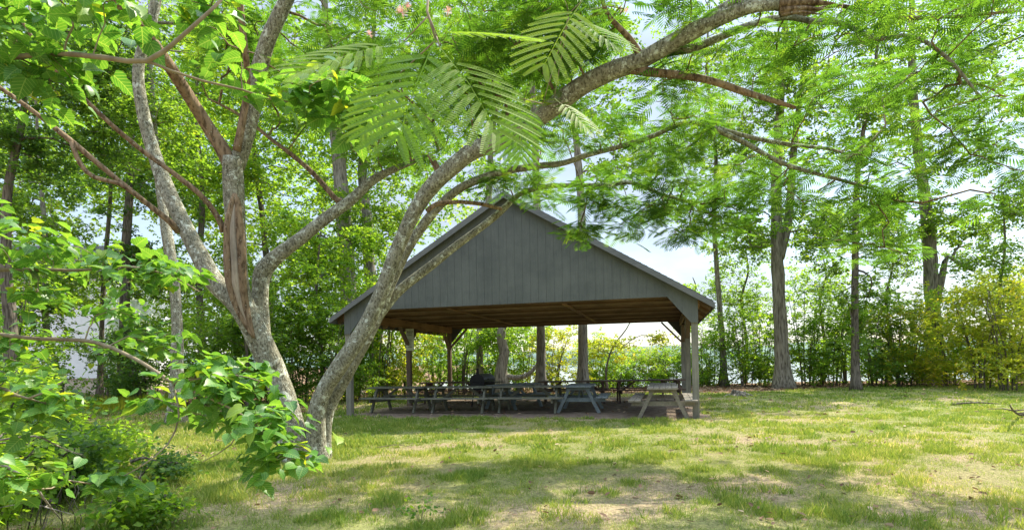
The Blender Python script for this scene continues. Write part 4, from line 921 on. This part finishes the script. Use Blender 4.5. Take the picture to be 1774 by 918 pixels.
# long bark wound on the middle limb: bare heartwood between two rolled lips
def surf(pts, off): return [W(a, b_, d - off) - MB0 for a, b_, d, *_ in pts]
sc = [(407, 352, 8.28), (405, 390, 8.28), (407, 440, 8.3), (410, 490, 8.34), (418, 530, 8.4), (430, 562, 8.43)]
P_, R_ = resample(surf(sc, 0.132), [0.012, 0.05, 0.066, 0.062, 0.04, 0.01], 0.06); mb = MB(); mb.tube(P_, R_, 10, bump=0.15, seed=5); mb.build('bare_heartwood', WOOD_SCAR, mim, True)
for sx in (-1, 1):
    pts = [(a + sx * dx, b_, d) for (a, b_, d), dx in zip([(406, 335, 8.27)] + sc + [(440, 585, 8.45)], (1, 5, 10, 12, 11, 8, 4, 1))]
    P_, R_ = resample(surf(pts, 0.135), [0.02, 0.045, 0.056, 0.058, 0.056, 0.046, 0.034, 0.015], 0.06); mb = MB(); mb.tube(P_, R_, 9, bump=0.15, seed=8 + sx); mb.build('bark_lip', B_MIM2, mim, True)

# fronds
def frond_template(pairs, leaflets=0):
    V = []; F4 = []; F3 = []
    for i_ in range(pairs):
        f_ = (i_ + 1) / pairs; y = 0.16 + 0.80 * f_; ln = 0.36 * (0.55 + 0.9 * math.sin(math.pi * (0.16 + 0.66 * f_)) ) * (0.72 if i_ == pairs - 1 else 1)
        ang = math.radians(66 - 34 * f_ ** 2)
        for s in (-1, 1):
            dx, dy = s * math.sin(ang), math.cos(ang)
            zb = -0.17 * y * y
            if not leaflets:
                b_ = len(V); wd = 0.030; px_, py_ = -dy * wd, dx * wd
                V += [(0, y, zb), (dx * ln * 0.5 + px_, y + dy * ln * 0.5 + py_, zb - 0.01), (dx * ln, y + dy * ln, zb - 0.10 * ln - 0.03), (dx * ln * 0.5 - px_, y + dy * ln * 0.5 - py_, zb - 0.01)]
                F4.append((b_, b_ + 1, b_ + 2, b_ + 3) if s < 0 else (b_, b_ + 3, b_ + 2, b_ + 1))
            else:
                for k_ in range(leaflets):
                    t_ = (k_ + 1.2) / (leaflets + 1); cx, cy = dx * ln * t_, y + dy * ln * t_
                    zz = zb - 0.13 * ln * t_ * t_
                    lw = 0.026 * math.sin(math.pi * (0.14 + 0.74 * t_)) + 0.008; sp = ln / (leaflets + 1) * 0.56
                    for q in (-1, 1):
                        nx_, ny_ = -dy * q, dx * q; b_ = len(V)
                        V += [(cx - dx * sp, cy - dy * sp, zz), (cx + dx * sp * 0.6, cy + dy * sp * 0.6, zz),
                              (cx + nx_ * lw + dx * sp * 2.0, cy + ny_ * lw + dy * sp * 2.0, zz + 0.006), (cx + nx_ * lw + dx * sp * 0.3, cy + ny_ * lw + dy * sp * 0.3, zz + 0.006)]
                        F4.append((b_, b_ + 1, b_ + 2, b_ + 3) if q * s > 0 else (b_ + 3, b_ + 2, b_ + 1, b_))
    # the rachis, a thin strip
    b_ = len(V); V += [(-0.006, 0, 0), (0.006, 0, 0), (0.005, 0.5, -0.042), (-0.005, 0.5, -0.042), (0.003, 0.97, -0.16), (-0.003, 0.97, -0.16)]
    F4 += [(b_, b_ + 1, b_ + 2, b_ + 3), (b_ + 3, b_ + 2, b_ + 4, b_ + 5)]
    return np.array(V, float), [np.array(F4)]
FR, FR_F = frond_template(9); FRD, FRD_F = frond_template(9, 20)
LP = np.concatenate(LIMB_PTS)
def rel(e): return (e[0] - MB0[0], e[1] - MB0[1], e[2]) + tuple(e[3:])
ME = [E_(430, 70, 8.9, 1.0, .8, 26), E_(560, 130, 9.2, 1.2, 1.0, 44), E_(700, 70, 8.2, 1.2, .8, 44), E_(690, 240, 9.2, 1.0, .7, 28), E_(820, 150, 8.2, 1.1, .8, 38), E_(900, 60, 7.6, 1.1, .8, 38),
      E_(1000, 50, 7.2, .9, .6, 26), E_(960, 225, 8.4, .9, .5, 22), E_(880, 300, 9.1, .7, .35, 14), E_(1000, 335, 9.4, .8, .35, 18), E_(1130, 300, 9.1, 1.1, .6, 26), E_(1150, 195, 8.2, .9, .6, 20),
      E_(1250, 340, 8.9, 1.1, .6, 24), E_(1350, 300, 8.2, 1, .6, 24), E_(1450, 330, 8, 1, .5, 18), E_(1240, 110, 7, .8, .5, 14), E_(1400, 110, 7, 1, .6, 22), E_(1560, 50, 6.5, 1.1, .6, 17), E_(1700, 80, 6.5, .9, .7, 17), E_(1150, 385, 9.2, .8, .35, 16), E_(1070, 365, 9.2, .6, .25, 10),
      E_(1620, 230, 7, 1.0, .7, 18), E_(1740, 260, 6.9, .6, .7, 14), E_(1010, 395, 9.4, .30, .2, 6), E_(1500, 420, 8.5, .6, .4, 7), E_(1060, 20, 6.8, 1.2, .5, 16), E_(1300, 10, 6.5, 1.2, .4, 8),
      (0.0, 7.6, 6.4, 2.6, 2.0, .8, 12), (-3.2, 8.4, 6.6, 2.2, 2.0, .9, 26), (6.2, 8.8, 5.8, 2.0, 2.0, .9, 10)]
g = np.random.default_rng(5)
cl = crown_points([rel(e) for e in ME], g, 0.40, 0.9)
keep = []
for c_ in cl:      # keep foliage clear of the roof and the camera
    x, y, z = c_ + MB0; u_, v_ = W2P(x, y)
    inside = -0.6 < u_ < Wd + 0.6 and v_ > -0.75 and z < rz_(min(max(u_, 0), Wd)) + 0.3
    keep.append(not inside and math.hypot(x, y) > 3.0)
cl = cl[np.array(keep)]
tw, *_ = grow(LP, None, cl, twig=0.0042, rmax=0.03, bend=0.22, up=0.05)
tw.build('twigs', B_MIM2, mim, True)
def fronds(cl, per, size, g, T, TF):
    n = len(cl) * per; cen = np.repeat(cl, per, axis=0)
    th = g.random(n) * 2 * np.pi; d = np.stack([np.cos(th), np.sin(th), g.normal(-0.12, 0.28, n)], -1)
    pos = cen + d * g.uniform(0.0, 0.10, (n, 1)) + g.normal(0, 0.05, (n, 3))
    nrm = np.array((0, 0, 1.0)) + g.normal(0, 0.30, (n, 3))
    V, Fs = instance(T, TF, pos, d, nrm, size * g.uniform(0.7, 1.2, n))
    r_ = np.clip(g.beta(2, 2.5, n) + np.repeat(g.normal(0, .1, len(cl)), per), 0, 1)
    return V, Fs, np.repeat(r_, len(T))
V, Fs, r_ = fronds(cl, 7, 0.30, g, FR, FR_F)
link('crown', np_mesh('crown', V, Fs, rnd=r_), L_MIM, mim)
# the spray of fronds hanging closest to the lens
HF = [((757, 62, 2.25), (684, 212, 2.05), 0.0), ((762, 82, 2.2), (872, 196, 2.0), -.1), ((700, 74, 2.3), (512, 92, 2.1), .2), ((740, 60, 2.25), (905, 40, 2.2), 0),
      ((690, 130, 2.6), (618, 218, 2.5), .1), ((1010, 0, 3.2), (940, 90, 3.0), 0), ((980, 30, 3.3), (1075, 60, 3.1), 0), ((940, 180, 3.6), (870, 245, 3.5), .2), ((960, 170, 3.6), (1030, 215, 3.5), 0), ((900, 170, 3.4), (905, 270, 3.4), 0.3)]
pos = np.array([W(*a) for a, b_, c_ in HF]) - MB0; tip = np.array([W(*b_) for a, b_, c_ in HF]) - MB0; d = tip - pos
nrm = np.array([(0.15 * c_ + 0.1, -0.85, 1.0) for a, b_, c_ in HF]) + g.normal(0, 0.22, (len(HF), 3))
V, Fs = instance(FRD, FRD_F, pos, d, nrm, np.linalg.norm(d, axis=1))
link('near_fronds', np_mesh('near_fronds', V, Fs, rnd=np.repeat(g.uniform(0.6, 1.0, len(HF)), len(FRD))), L_MIM, mim)
mb = MB()
tw0 = [W(755, 70, 2.25), W(740, 20, 2.3), W(760, -60, 2.5), W(820, -160, 3.2), W(900, -200, 4.5), W(960, -160, 6.0), W(1000, -60, 6.6)]
P_, R_ = resample([p_ - MB0 for p_ in tw0], [.004, .005, .006, .009, .014, .02, .026], .08); mb.tube(P_, R_, 7)
for a, b_ in ((( 757, 62, 2.25), (740, 20, 2.3)), ((700, 72, 2.3), (740, 30, 2.3)), ((690, 130, 2.6), (755, 70, 2.25)), ((762, 82, 2.2), (755, 60, 2.26)),
              ((1010, 0, 3.2), (900, -120, 3.9)), ((980, 30, 3.3), (1010, 0, 3.2)), ((940, 180, 3.6), (985, 30, 3.3)), ((960, 170, 3.6), (985, 30, 3.3)), ((900, 170, 3.4), (940, 180, 3.6))):
    P_, R_ = resample([W(*a) - MB0, W(*b_) - MB0], [.0022, .0035], .08); mb.tube(P_, R_, 6)
mb.build('hanging_twig', B_TWIG, mim, True)
# pink powder puff flowers
for px, py, D, r_ in ((696, 22, 2.3, .026), (776, 20, 2.4, .020), (640, 60, 3.2, .022), (595, 125, 3.6, .024), (1085, 20, 3.4, .02), (706, 12, 2.35, .018)):
    c_ = W(px, py, D) - MB0; n = 90; dd = unit(g.normal(size=(n, 3)) + np.array((0, 0, 0.9)))
    T = np.array([(-.012, 0, 0), (.012, 0, 0), (.018, 1, 0), (-.018, 1, 0)], float)
    V, Fs = instance(T, [np.array([(0, 1, 2, 3)])], np.repeat(c_[None], n, 0), dd, g.normal(size=(n, 3)), np.full(n, r_))
    link('powder_puff_flower', np_mesh('powder_puff_flower', V, Fs, rnd=np.repeat(g.random(n), 4)), L_PINK, mim)

# ------------------------------------------------------------------ mulberry reaching in from the left
MU0 = np.array((-3.9, 2.7, 0.0))
mul = tag(empty('mulberry_tree', MU0), 'mulberry with large glossy lobed leaves hanging into view on the left', 'tree')
ML = []
def mlimb(name, pts, bark=B_TWIG, seg=9, step=0.06, sd_=0, bump=.06):
    P_ = [np.array(p_[:3], float) - MU0 for p_ in pts]; P_, R_ = resample(P_, [p_[3] for p_ in pts], step)
    mb = MB(); mb.tube(P_, R_, seg, bump=bump, seed=sd_); mb.build(name, bark, mul, True); ML.append(P_)
def wp(px, py, D, r_): return (*W(px, py, D), r_)
mlimb('trunk', [(-3.9, 2.7, -.1, .16), (-3.85, 2.7, 1.0, .13), (-3.8, 2.75, 2.0, .11), (-3.9, 2.8, 3.2, .08), (-3.8, 2.8, 4.4, .04)], B_DARK, 14, .2, 1, .1); ML.pop()
mlimb('limb', [(-3.85, 2.75, 2.6, .05), wp(-260, 200, 2.5, .03), wp(-60, 118, 2.4, .014), wp(30, 99, 2.4, .011), wp(110, 94, 2.35, .010), wp(185, 101, 2.3, .010), wp(255, 106, 2.3, .010), wp(312, 66, 2.3, .008), wp(350, 32, 2.3, .007), wp(385, -2, 2.35, .006), wp(410, -40, 2.4, .005)], B_TWIG)
mlimb('limb', [wp(255, 106, 2.3, .007), wp(300, 124, 2.35, .0055), wp(350, 140, 2.4, .005), wp(420, 156, 2.5, .0045), wp(470, 172, 2.6, .004), wp(540, 182, 2.75, .003), wp(600, 200, 2.85, .0025)])
mlimb('limb', [(-3.85, 2.7, 1.8, .05), wp(-200, 500, 3.2, .025), wp(-40, 470, 3.6, .015), wp(60, 467, 3.7, .012), wp(140, 468, 3.8, .010), wp(225, 462, 3.8, .008), wp(300, 480, 3.8, .006), wp(345, 505, 3.8, .004)], B_TWIG)
mlimb('limb', [(-3.85, 2.7, 1.3, .05), wp(-160, 600, 3.5, .022), wp(-40, 578, 3.8, .014), wp(60, 586, 3.7, .013), wp(160, 592, 3.6, .012), wp(235, 622, 3.45, .011), wp(300, 662, 3.3, .009), wp(365, 690, 3.15, .007), wp(425, 722, 3.1, .005), wp(475, 765, 3.1, .004), wp(520, 815, 3.1, .0025)], B_TWIG)
mlimb('limb', [wp(300, 662, 3.3, .006), wp(350, 655, 3.2, .005), wp(410, 650, 3.2, .004), wp(450, 660, 3.2, .003)])
mlimb('limb', [wp(300, 662, 3.3, .006), wp(310, 720, 3.2, .005), wp(290, 770, 3.1, .004), wp(240, 810, 3.0, .003), wp(180, 840, 3.0, .002)])
mlimb('limb', [wp(425, 722, 3.1, .004), wp(400, 770, 3.1, .003), wp(350, 800, 3.05, .002)])
mlimb('limb', [(-3.85, 2.7, 1.0, .04), wp(-150, 700, 3.0, .016), wp(-20, 668, 3.2, .010), wp(50, 690, 3.2, .007), wp(110, 660, 3.3, .004)])
UE = [E_(375, 668, 3.2, .26, .09, 17), E_(330, 735, 3.15, .26, .14, 22), E_(450, 730, 3.15, .17, .12, 12), E_(490, 790, 3.1, .10, .07, 7), E_(185, 838, 3.0, .09, .035, 4), E_(430, 640, 3.3, .08, .05, 3), E_(255, 700, 3.2, .10, .06, 4), E_(270, 800, 3.1, .09, .05, 4), E_(340, 640, 3.3, .18, .06, 6),
      E_(90, 440, 3.8, .45, .12, 15), E_(270, 470, 3.8, .28, .13, 14), E_(60, 520, 3.6, .3, .16, 6), E_(200, 545, 3.9, .32, .10, 7), E_(290, 590, 3.9, .16, .08, 6), E_(15, 410, 3.7, .25, .15, 6),
      E_(15, 40, 2.4, .14, .12, 8), E_(60, 88, 2.4, .16, .05, 8), E_(175, 22, 2.4, .26, .05, 10), E_(330, 22, 2.5, .12, .04, 4), E_(405, 95, 2.5, .05, .05, 2), E_(570, 160, 2.75, .14, .07, 9), E_(600, 205, 2.8, .09, .08, 7), E_(460, 145, 2.6, .05, .04, 2), E_(35, 285, 2.3, .08, .04, 3), E_(110, 150, 2.5, .08, .05, 3),
      E_(20, 610, 3.8, .3, .2, 9), E_(215, 600, 4.2, .2, .06, 4), E_(60, 700, 3.3, .28, .16, 14), E_(35, 830, 2.5, .12, .07, 6),
      (-3.4, 2.6, 3.9, 1.4, 1.3, .7, 40), (-3.6, 3.2, 2.4, .5, .6, .7, 14)]
UE = [(e[0] - MU0[0], e[1] - MU0[1]) + tuple(e[2:]) for e in UE]
g = np.random.default_rng(9)
cl = crown_points(UE, g, 0.30, 2.0)
cl = cl[np.hypot(cl[:, 0] + MU0[0], cl[:, 1] + MU0[1]) > 1.9]
tw, *_ = grow(np.concatenate(ML), None, cl, twig=0.0016, rmax=0.008, bend=0.2, up=0.03)
tw.build('twigs', B_TWIG, mul, True)
V1, F1, r1 = sprays(cl, 0.12, 6, 0.078, g, T=MULB, TF=MULB_F, twigs=2, flat=0.3, updir=1.1)
V2, F2, r2 = sprays(cl, 0.12, 4, 0.066, g, T=HEART, TF=HEART_F, twigs=1, flat=0.3, updir=1.1)
nl1, nl2 = len(V1) // len(MULB), len(V2) // len(HEART)
cr_me = np_mesh('crown', np.concatenate([V1, V2]), F1 + [f + len(V1) for f in F2], rnd=np.concatenate([r1, r2]) * 0.95, smooth_shade=True,
                extra={'leaf_x': np.concatenate([np.tile(MULB[:, 0], nl1), np.tile(HEART[:, 0], nl2)]), 'leaf_y': np.concatenate([np.tile(MULB[:, 1], nl1), np.tile(HEART[:, 1], nl2)])})
t = L_MULB.node_tree        # pale midrib and side veins, and a blotchy blade
ax = N(t, 'ShaderNodeAttribute', attribute_name='leaf_x'); ay = N(t, 'ShaderNodeAttribute', attribute_name='leaf_y')
def mth(op, a, b_=None, c_=None):
    q = N(t, 'ShaderNodeMath', operation=op)
    for k_, v_ in enumerate((a, b_, c_)):
        if v_ is None: continue
        if isinstance(v_, (int, float)): q.inputs[k_].default_value = v_
        else: t.links.new(v_, q.inputs[k_])
    return q.outputs[0]
absx = mth('ABSOLUTE', ax.outputs['Fac']); mid_ = mth('LESS_THAN', absx, 0.02)
ph = mth('FRACT', mth('MULTIPLY', mth('SUBTRACT', ay.outputs['Fac'], mth('MULTIPLY', absx, 0.8)), 6.0)); vein = mth('MAXIMUM', mid_, mth('LESS_THAN', ph, 0.13))
tcl = N(t, 'ShaderNodeTexCoord'); nl = N(t, 'ShaderNodeTexNoise'); nl.inputs['Scale'].default_value = 16; nl.inputs['Detail'].default_value = 4; t.links.new(tcl.outputs['Object'], nl.inputs['Vector'])
rm = next(n_ for n_ in t.nodes if n_.type == 'VALTORGB'); bl = N(t, 'ShaderNodeMixRGB', blend_type='MULTIPLY'); bl.inputs[0].default_value = 1
rb = ramp(t, [(0.3, (0.68, 0.74, 0.7)), (0.7, (1.15, 1.1, 1.0))]); t.links.new(nl.outputs['Fac'], rb.inputs[0])
vm = N(t, 'ShaderNodeMixRGB'); vm.inputs[2].default_value = (0.26, 0.38, 0.12, 1); t.links.new(mth('MULTIPLY', vein, 0.55), vm.inputs[0])
outs = [l_.to_socket for l_ in rm.outputs[0].links]
for sk in outs: t.links.new(vm.outputs[0], sk)
t.links.new(rm.outputs[0], bl.inputs[1]); t.links.new(rb.outputs[0], bl.inputs[2]); t.links.new(bl.outputs[0], vm.inputs[1])
link('crown', cr_me, L_MULB, mul)

# ------------------------------------------------------------------ undergrowth on the left
BUSH = [shrub_proto(200, h=1.25, r=.62, n=46, leaf=.085, n_leaf=30, stems=8, sr=.008, cr_=.24), shrub_proto(201, h=0.85, r=.7, n=46, leaf=.08, n_leaf=30, stems=8, sr=.007, cr_=.24), shrub_proto(202, h=0.5, r=.6, n=30, leaf=.07, n_leaf=26, stems=7, sr=.006, cr_=.2)]
PROTO += BUSH
for pi, px, D, sc, mt_, lab in [
        (5, -20, 6.2, 1.15, L_SHRUB, 'leafy bush cut by the left edge below the mulberry leaves'),
        (5, 60, 7.4, 1.05, L_DARK, 'dark leafy bush at the left, behind the near bushes'),
        (6, 130, 7.0, 1.0, L_SHRUB, 'green bush below the view of the white house'),
        (6, 55, 5.6, 1.0, L_DARK, 'dark low bush at the lower left'),
        (5, -10, 4.8, 0.85, L_SHRUB, 'bush in the lower left corner nearest the lens'),
        (7, 150, 5.9, 1.0, L_SHRUB, 'low bush right of the lower left bushes'),
        (6, 205, 8.2, 0.8, L_SHRUB, 'small bush at the lawn edge behind the hanging mulberry leaves'),
        (7, 225, 6.6, 0.9, L_DARK, 'low dark bush under the hanging mulberry leaves'),
        (7, 120, 4.9, 1.0, L_SHRUB, 'low plant near the bottom edge at the left'),
        (6, -30, 8.8, 1.3, L_DARK, 'dark bush far left under the trees'),
        (5, 20, 10.5, 1.3, L_SHRUB, 'tall leafy bush at left, well behind the near ones'),
        (7, 262, 5.3, 0.7, L_SHRUB, 'small leafy plant beside the dry twigs at the bottom'),
        (5, 60, 13.5, 1.4, L_DARK, 'dark bush in front of the leaning pale trunk')]:
    shrub(pi, px, D, sc, mt_, lab, name='bush', cat='bush', group='bushes at the lower left')

# ------------------------------------------------------------------ grass and litter
g = np.random.default_rng(21)
GT = np.array([(-.045, 0, 0), (.045, 0, 0), (-.034, .5, .03), (.034, .5, .03), (0, 1, .16)], float)
GF = [np.array([(0, 1, 3, 2)]), np.array([(2, 3, 4)])]
Vs, F4s, F3s, rs_ = [], [], [], []; off = 0
def add_blades(n, y0, y1, h0, wide, dn=.9):
    global off
    y = np.sqrt(g.random(n) * (y1 ** 2 - y0 ** 2) + y0 ** 2); x = (g.random(n) * 2 - 1) * (y * 0.93 + 0.5)
    di, dr, li, fl = masks(x, y); tuft = 0.6 * fbm(x * 2.3 + 4, y * 2.3 + 9, 3) + 0.4 * fbm(x * 7.1, y * 7.1 + 9, 2)
    pr = (1 - dn * di) * (1 - 0.97 * li) * (1 - 0.35 * dr) * (smooth(0.34, 0.56, tuft + g.normal(0, .05, n)) if h0 > .06 else smooth(0.2, .45, tuft)); pr *= (1 - smooth(.3, .8, fl))
    k_ = g.random(n) < pr; x, y, dr, tuft = x[k_], y[k_], dr[k_], tuft[k_]; n = len(x)
    lush = smooth(-1, -4, x) * 0.4 + smooth(0.50, 0.68, tuft) * 0.8 + 0.6
    d = np.stack([g.normal(0, .45, n), g.normal(0, .45, n), np.ones(n)], -1); nr = np.stack([g.normal(size=n), g.normal(size=n), g.normal(0, .2, n)], -1)
    T = GT.copy(); T[:, 0] *= wide
    V, Fs = instance(T, GF, np.stack([x, y, ground_z(x, y) - .004], -1), d, nr, h0 * lush * g.uniform(.5, 1.4, n))
    r_ = np.clip(g.beta(1.6, 2.6, n) * 0.9 + dr * 0.30 - 0.10 + (fbm(x * 1.7 + 9, y * 1.7, 2) - .5) * .5 + (g.random(n) < .07) * .5, 0, 1)
    Vs.append(V); F4s.append(Fs[0] + off); F3s.append(Fs[1] + off); rs_.append(np.repeat(r_, 5)); off += len(V)
add_blades(150000, 4.4, 8.5, .036, 1.5, .75)
add_blades(130000, 8.5, 15, .040, 2.4, .75)
add_blades(230000, 4.4, 8.5, .066, .9)
add_blades(250000, 8.5, 15, .062, 1.7)
add_blades(210000, 15, 26.5, .065, 3.2)
# taller wispy tufts and seed stalks
nt_ = 170; ty = np.sqrt(g.random(nt_) * (18 ** 2 - 4.5 ** 2) + 4.5 ** 2) ** 1.0; tx = (g.random(nt_) * 2 - 1) * ty * .92
k_ = masks(tx, ty)[2] < .4; k_ &= masks(tx, ty)[3] < .2; tx, ty = tx[k_], ty[k_]; per = 46; n = len(tx) * per
x = np.repeat(tx, per) + g.normal(0, .06, n); y = np.repeat(ty, per) + g.normal(0, .06, n)
d = np.stack([g.normal(0, .38, n), g.normal(0, .38, n), np.ones(n)], -1); nr = np.stack([g.normal(size=n), g.normal(size=n), 0 * x], -1)
V, Fs = instance(GT * np.array((.55, 1, 1.6)), GF, np.stack([x, y, ground_z(x, y) - .004], -1), d, nr, np.repeat(g.uniform(.09, .17, len(tx)), per) * g.uniform(.5, 1.3, n))
Vs.append(V); F4s.append(Fs[0] + off); F3s.append(Fs[1] + off); rs_.append(np.repeat(np.clip(np.repeat(g.beta(2, 3, len(tx)), per) + g.normal(0, .15, n), 0, 1), 5)); off += len(V)
grass = link('grass', np_mesh('grass', np.concatenate(Vs), F4s + F3s, rnd=np.concatenate(rs_)), L_GRASS)
tag(grass, 'patchy green and straw coloured lawn grass', 'grass', kind='stuff')
# strap leaved clump at the wood edge, left
n = 2600; px = g.uniform(130, 295, n); D = g.uniform(19.5, 22.5, n); x = (px - 887) / F * D
th = g.random(n) * 6.28; d = np.stack([np.cos(th) * .6, np.sin(th) * .6, np.ones(n)], -1)
V, Fs = instance(GT * np.array((.8, 1, 3.0)), GF, np.stack([x, D, np.zeros(n)], -1), d, np.stack([-np.cos(th), -np.sin(th), .6 + 0 * th], -1), g.uniform(.2, .48, n))
st_ = link('strap_leaf_ground_cover', np_mesh('strap', V, Fs, rnd=np.repeat(g.beta(2, 2, n), 5)), L_YEL); tag(st_, 'yellow green strap leaved ground cover at the wood edge', 'ground cover', kind='stuff')
# fallen leaves
n = 60000; y = g.uniform(4.4, 31, n); x = g.uniform(-1, 1, n) * (y * .95)
di, dr, li, fl = masks(x, y); k_ = g.random(n) < (li * 0.75 + 0.022 + .03 * smooth(.58, .7, fbm(x * .7 + 50, y * .7, 3)) + .10 * di * (1 - fl) * (y < 12) * .3 + fl * .02)
x, y = x[k_], y[k_]; n = len(x)
th = g.random(n) * 6.28; d = np.stack([np.cos(th), np.sin(th), g.normal(.05, .25, n)], -1)
V, Fs = instance(OAKL, OAKL_F, np.stack([x, y, ground_z(x, y) + g.uniform(.012, .05, n)], -1), d, np.array((0, 0, 1.0)) + g.normal(0, .45, (n, 3)), g.uniform(.035, .085, n) * (1 + .05 * np.maximum(y - 8, 0)))
ll = link('leaf_litter', np_mesh('leaf_litter', V, Fs, rnd=np.repeat(g.random(n), 6)), L_LITTER); tag(ll, 'brown fallen leaves scattered on the lawn and under the thicket', 'leaf litter', kind='stuff')

# ------------------------------------------------------------------ small things on the ground
def fallen(name, label, pts, r0, seed, mt_=B_TWIG, side=3):
    g_ = random.Random(seed); base = np.array((pts[0][0], pts[0][1], 0.0)); root = None
    P_, R_ = resample([np.array(p_) - base for p_ in pts], np.linspace(r0, r0 * .35, len(pts)), .08)
    mb = MB(); mb.tube(P_, R_, 7, bump=.1, seed=seed)
    for k_ in range(side):
        i0 = int(len(P_) * g_.uniform(.2, .8)); a = P_[i0]; th_ = g_.uniform(0, 6.28); L_ = g_.uniform(.2, .5)
        mb.tube([a, a + np.array((math.cos(th_) * L_ * .5, math.sin(th_) * L_ * .5, .03)), a + np.array((math.cos(th_ + .3) * L_, math.sin(th_ + .3) * L_, .01))], [r0 * .4, r0 * .3, r0 * .15], 5)
    o_ = mb.build(name, mt_, None, True); o_.location = base; return tag(o_, label, 'fallen branch', 'dead branches lying on the ground')
def gp(px, py, z=.02): return G(px, py, z)
fallen('fallen_branch', 'pale dead branch rising from the bottom left corner', [W(-30, 790, 2.8), W(20, 812, 2.85), W(58, 835, 2.9), W(75, 862, 2.95), gp(110, 905, .02)], .010, 1, B_PALE, 2)
fallen('fallen_branch', 'long dry stick low on the left above the bottom bushes', [W(-20, 765, 3.6), W(60, 755, 3.7), W(100, 772, 3.7), gp(170, 800)], .008, 2, B_PALE, 4)
fallen('fallen_branch', 'dry twigs lying at the bottom, left of the open lawn', [gp(150, 885), gp(215, 880), gp(270, 884), gp(330, 890)], .008, 3)
fallen('fallen_branch', 'second bundle of dry twigs lying under the hanging mulberry leaves', [gp(160, 862), gp(240, 868), gp(300, 862)], .006, 4)
fallen('fallen_branch', 'grey sticks on the lawn behind the hanging leaves, left of the mimosa base', [gp(375, 762), gp(430, 768), gp(470, 765)], .012, 5)
fallen('fallen_branch', 'dark crooked dead branch at the right edge of the lawn', [gp(1790, 716), gp(1768, 718, .08), gp(1757, 712, .25), gp(1750, 703, .45)], .035, 6, B_DARK, 4)
fallen('fallen_branch', 'low dead branch lying under the yellow shrub on the right', [gp(1650, 700), gp(1690, 697, .1), gp(1730, 699, .05)], .03, 7, B_DARK, 4)
fallen('fallen_branch', 'thin curved twig on the grass in front of the pavilion', [gp(650, 775), gp(690, 770, .05), gp(715, 775)], .008, 8)
sp_ = G(1280, 686); mb = MB(); n = 16
P_, R_ = resample([(0, 0, -.05), (0, 0, .1), (.02, 0, .2)], [.34, .27, .24], .05); mb.tube(P_, R_, 16, bump=.25, seed=4)
for k_ in range(7):
    a = k_ * .9 + .3; mb.tube([(.2 * math.cos(a), .2 * math.sin(a), .06), (.42 * math.cos(a), .42 * math.sin(a), .03), (.62 * math.cos(a + .2), .62 * math.sin(a + .2), -.03)], [.08, .05, .02], 7)
o_ = mb.build('tree_stump', B_OAK, None, True); o_.location = sp_; tag(o_, 'low cut tree stump on the lawn right of the pavilion', 'stump')
# leafy seedling at the bottom of the lawn
sl = G(728, 905); o0 = tag(empty('seedling', sl), 'small bright green seedling in the lawn at the bottom edge', 'plant')
mb = MB(); g_ = np.random.default_rng(4); cc = []
for k_ in range(6):
    a = k_ * 1.05; tip_ = np.array((.11 * math.cos(a), .09 * math.sin(a), .13 + .03 * (k_ % 2))); mb.tube([(0, 0, -.02), tip_ * .5 + np.array((0, 0, .03)), tip_], [.003, .002, .0015], 5); cc.append(tip_)
mb.build('stem', B_TWIG, o0)
V, Fs, r_ = sprays(np.array(cc), .06, 14, .04, g_, T=OVAL, TF=OVAL_F, twigs=2); link('foliage', np_mesh('foliage', V, Fs, rnd=r_), L_MIM, o0)
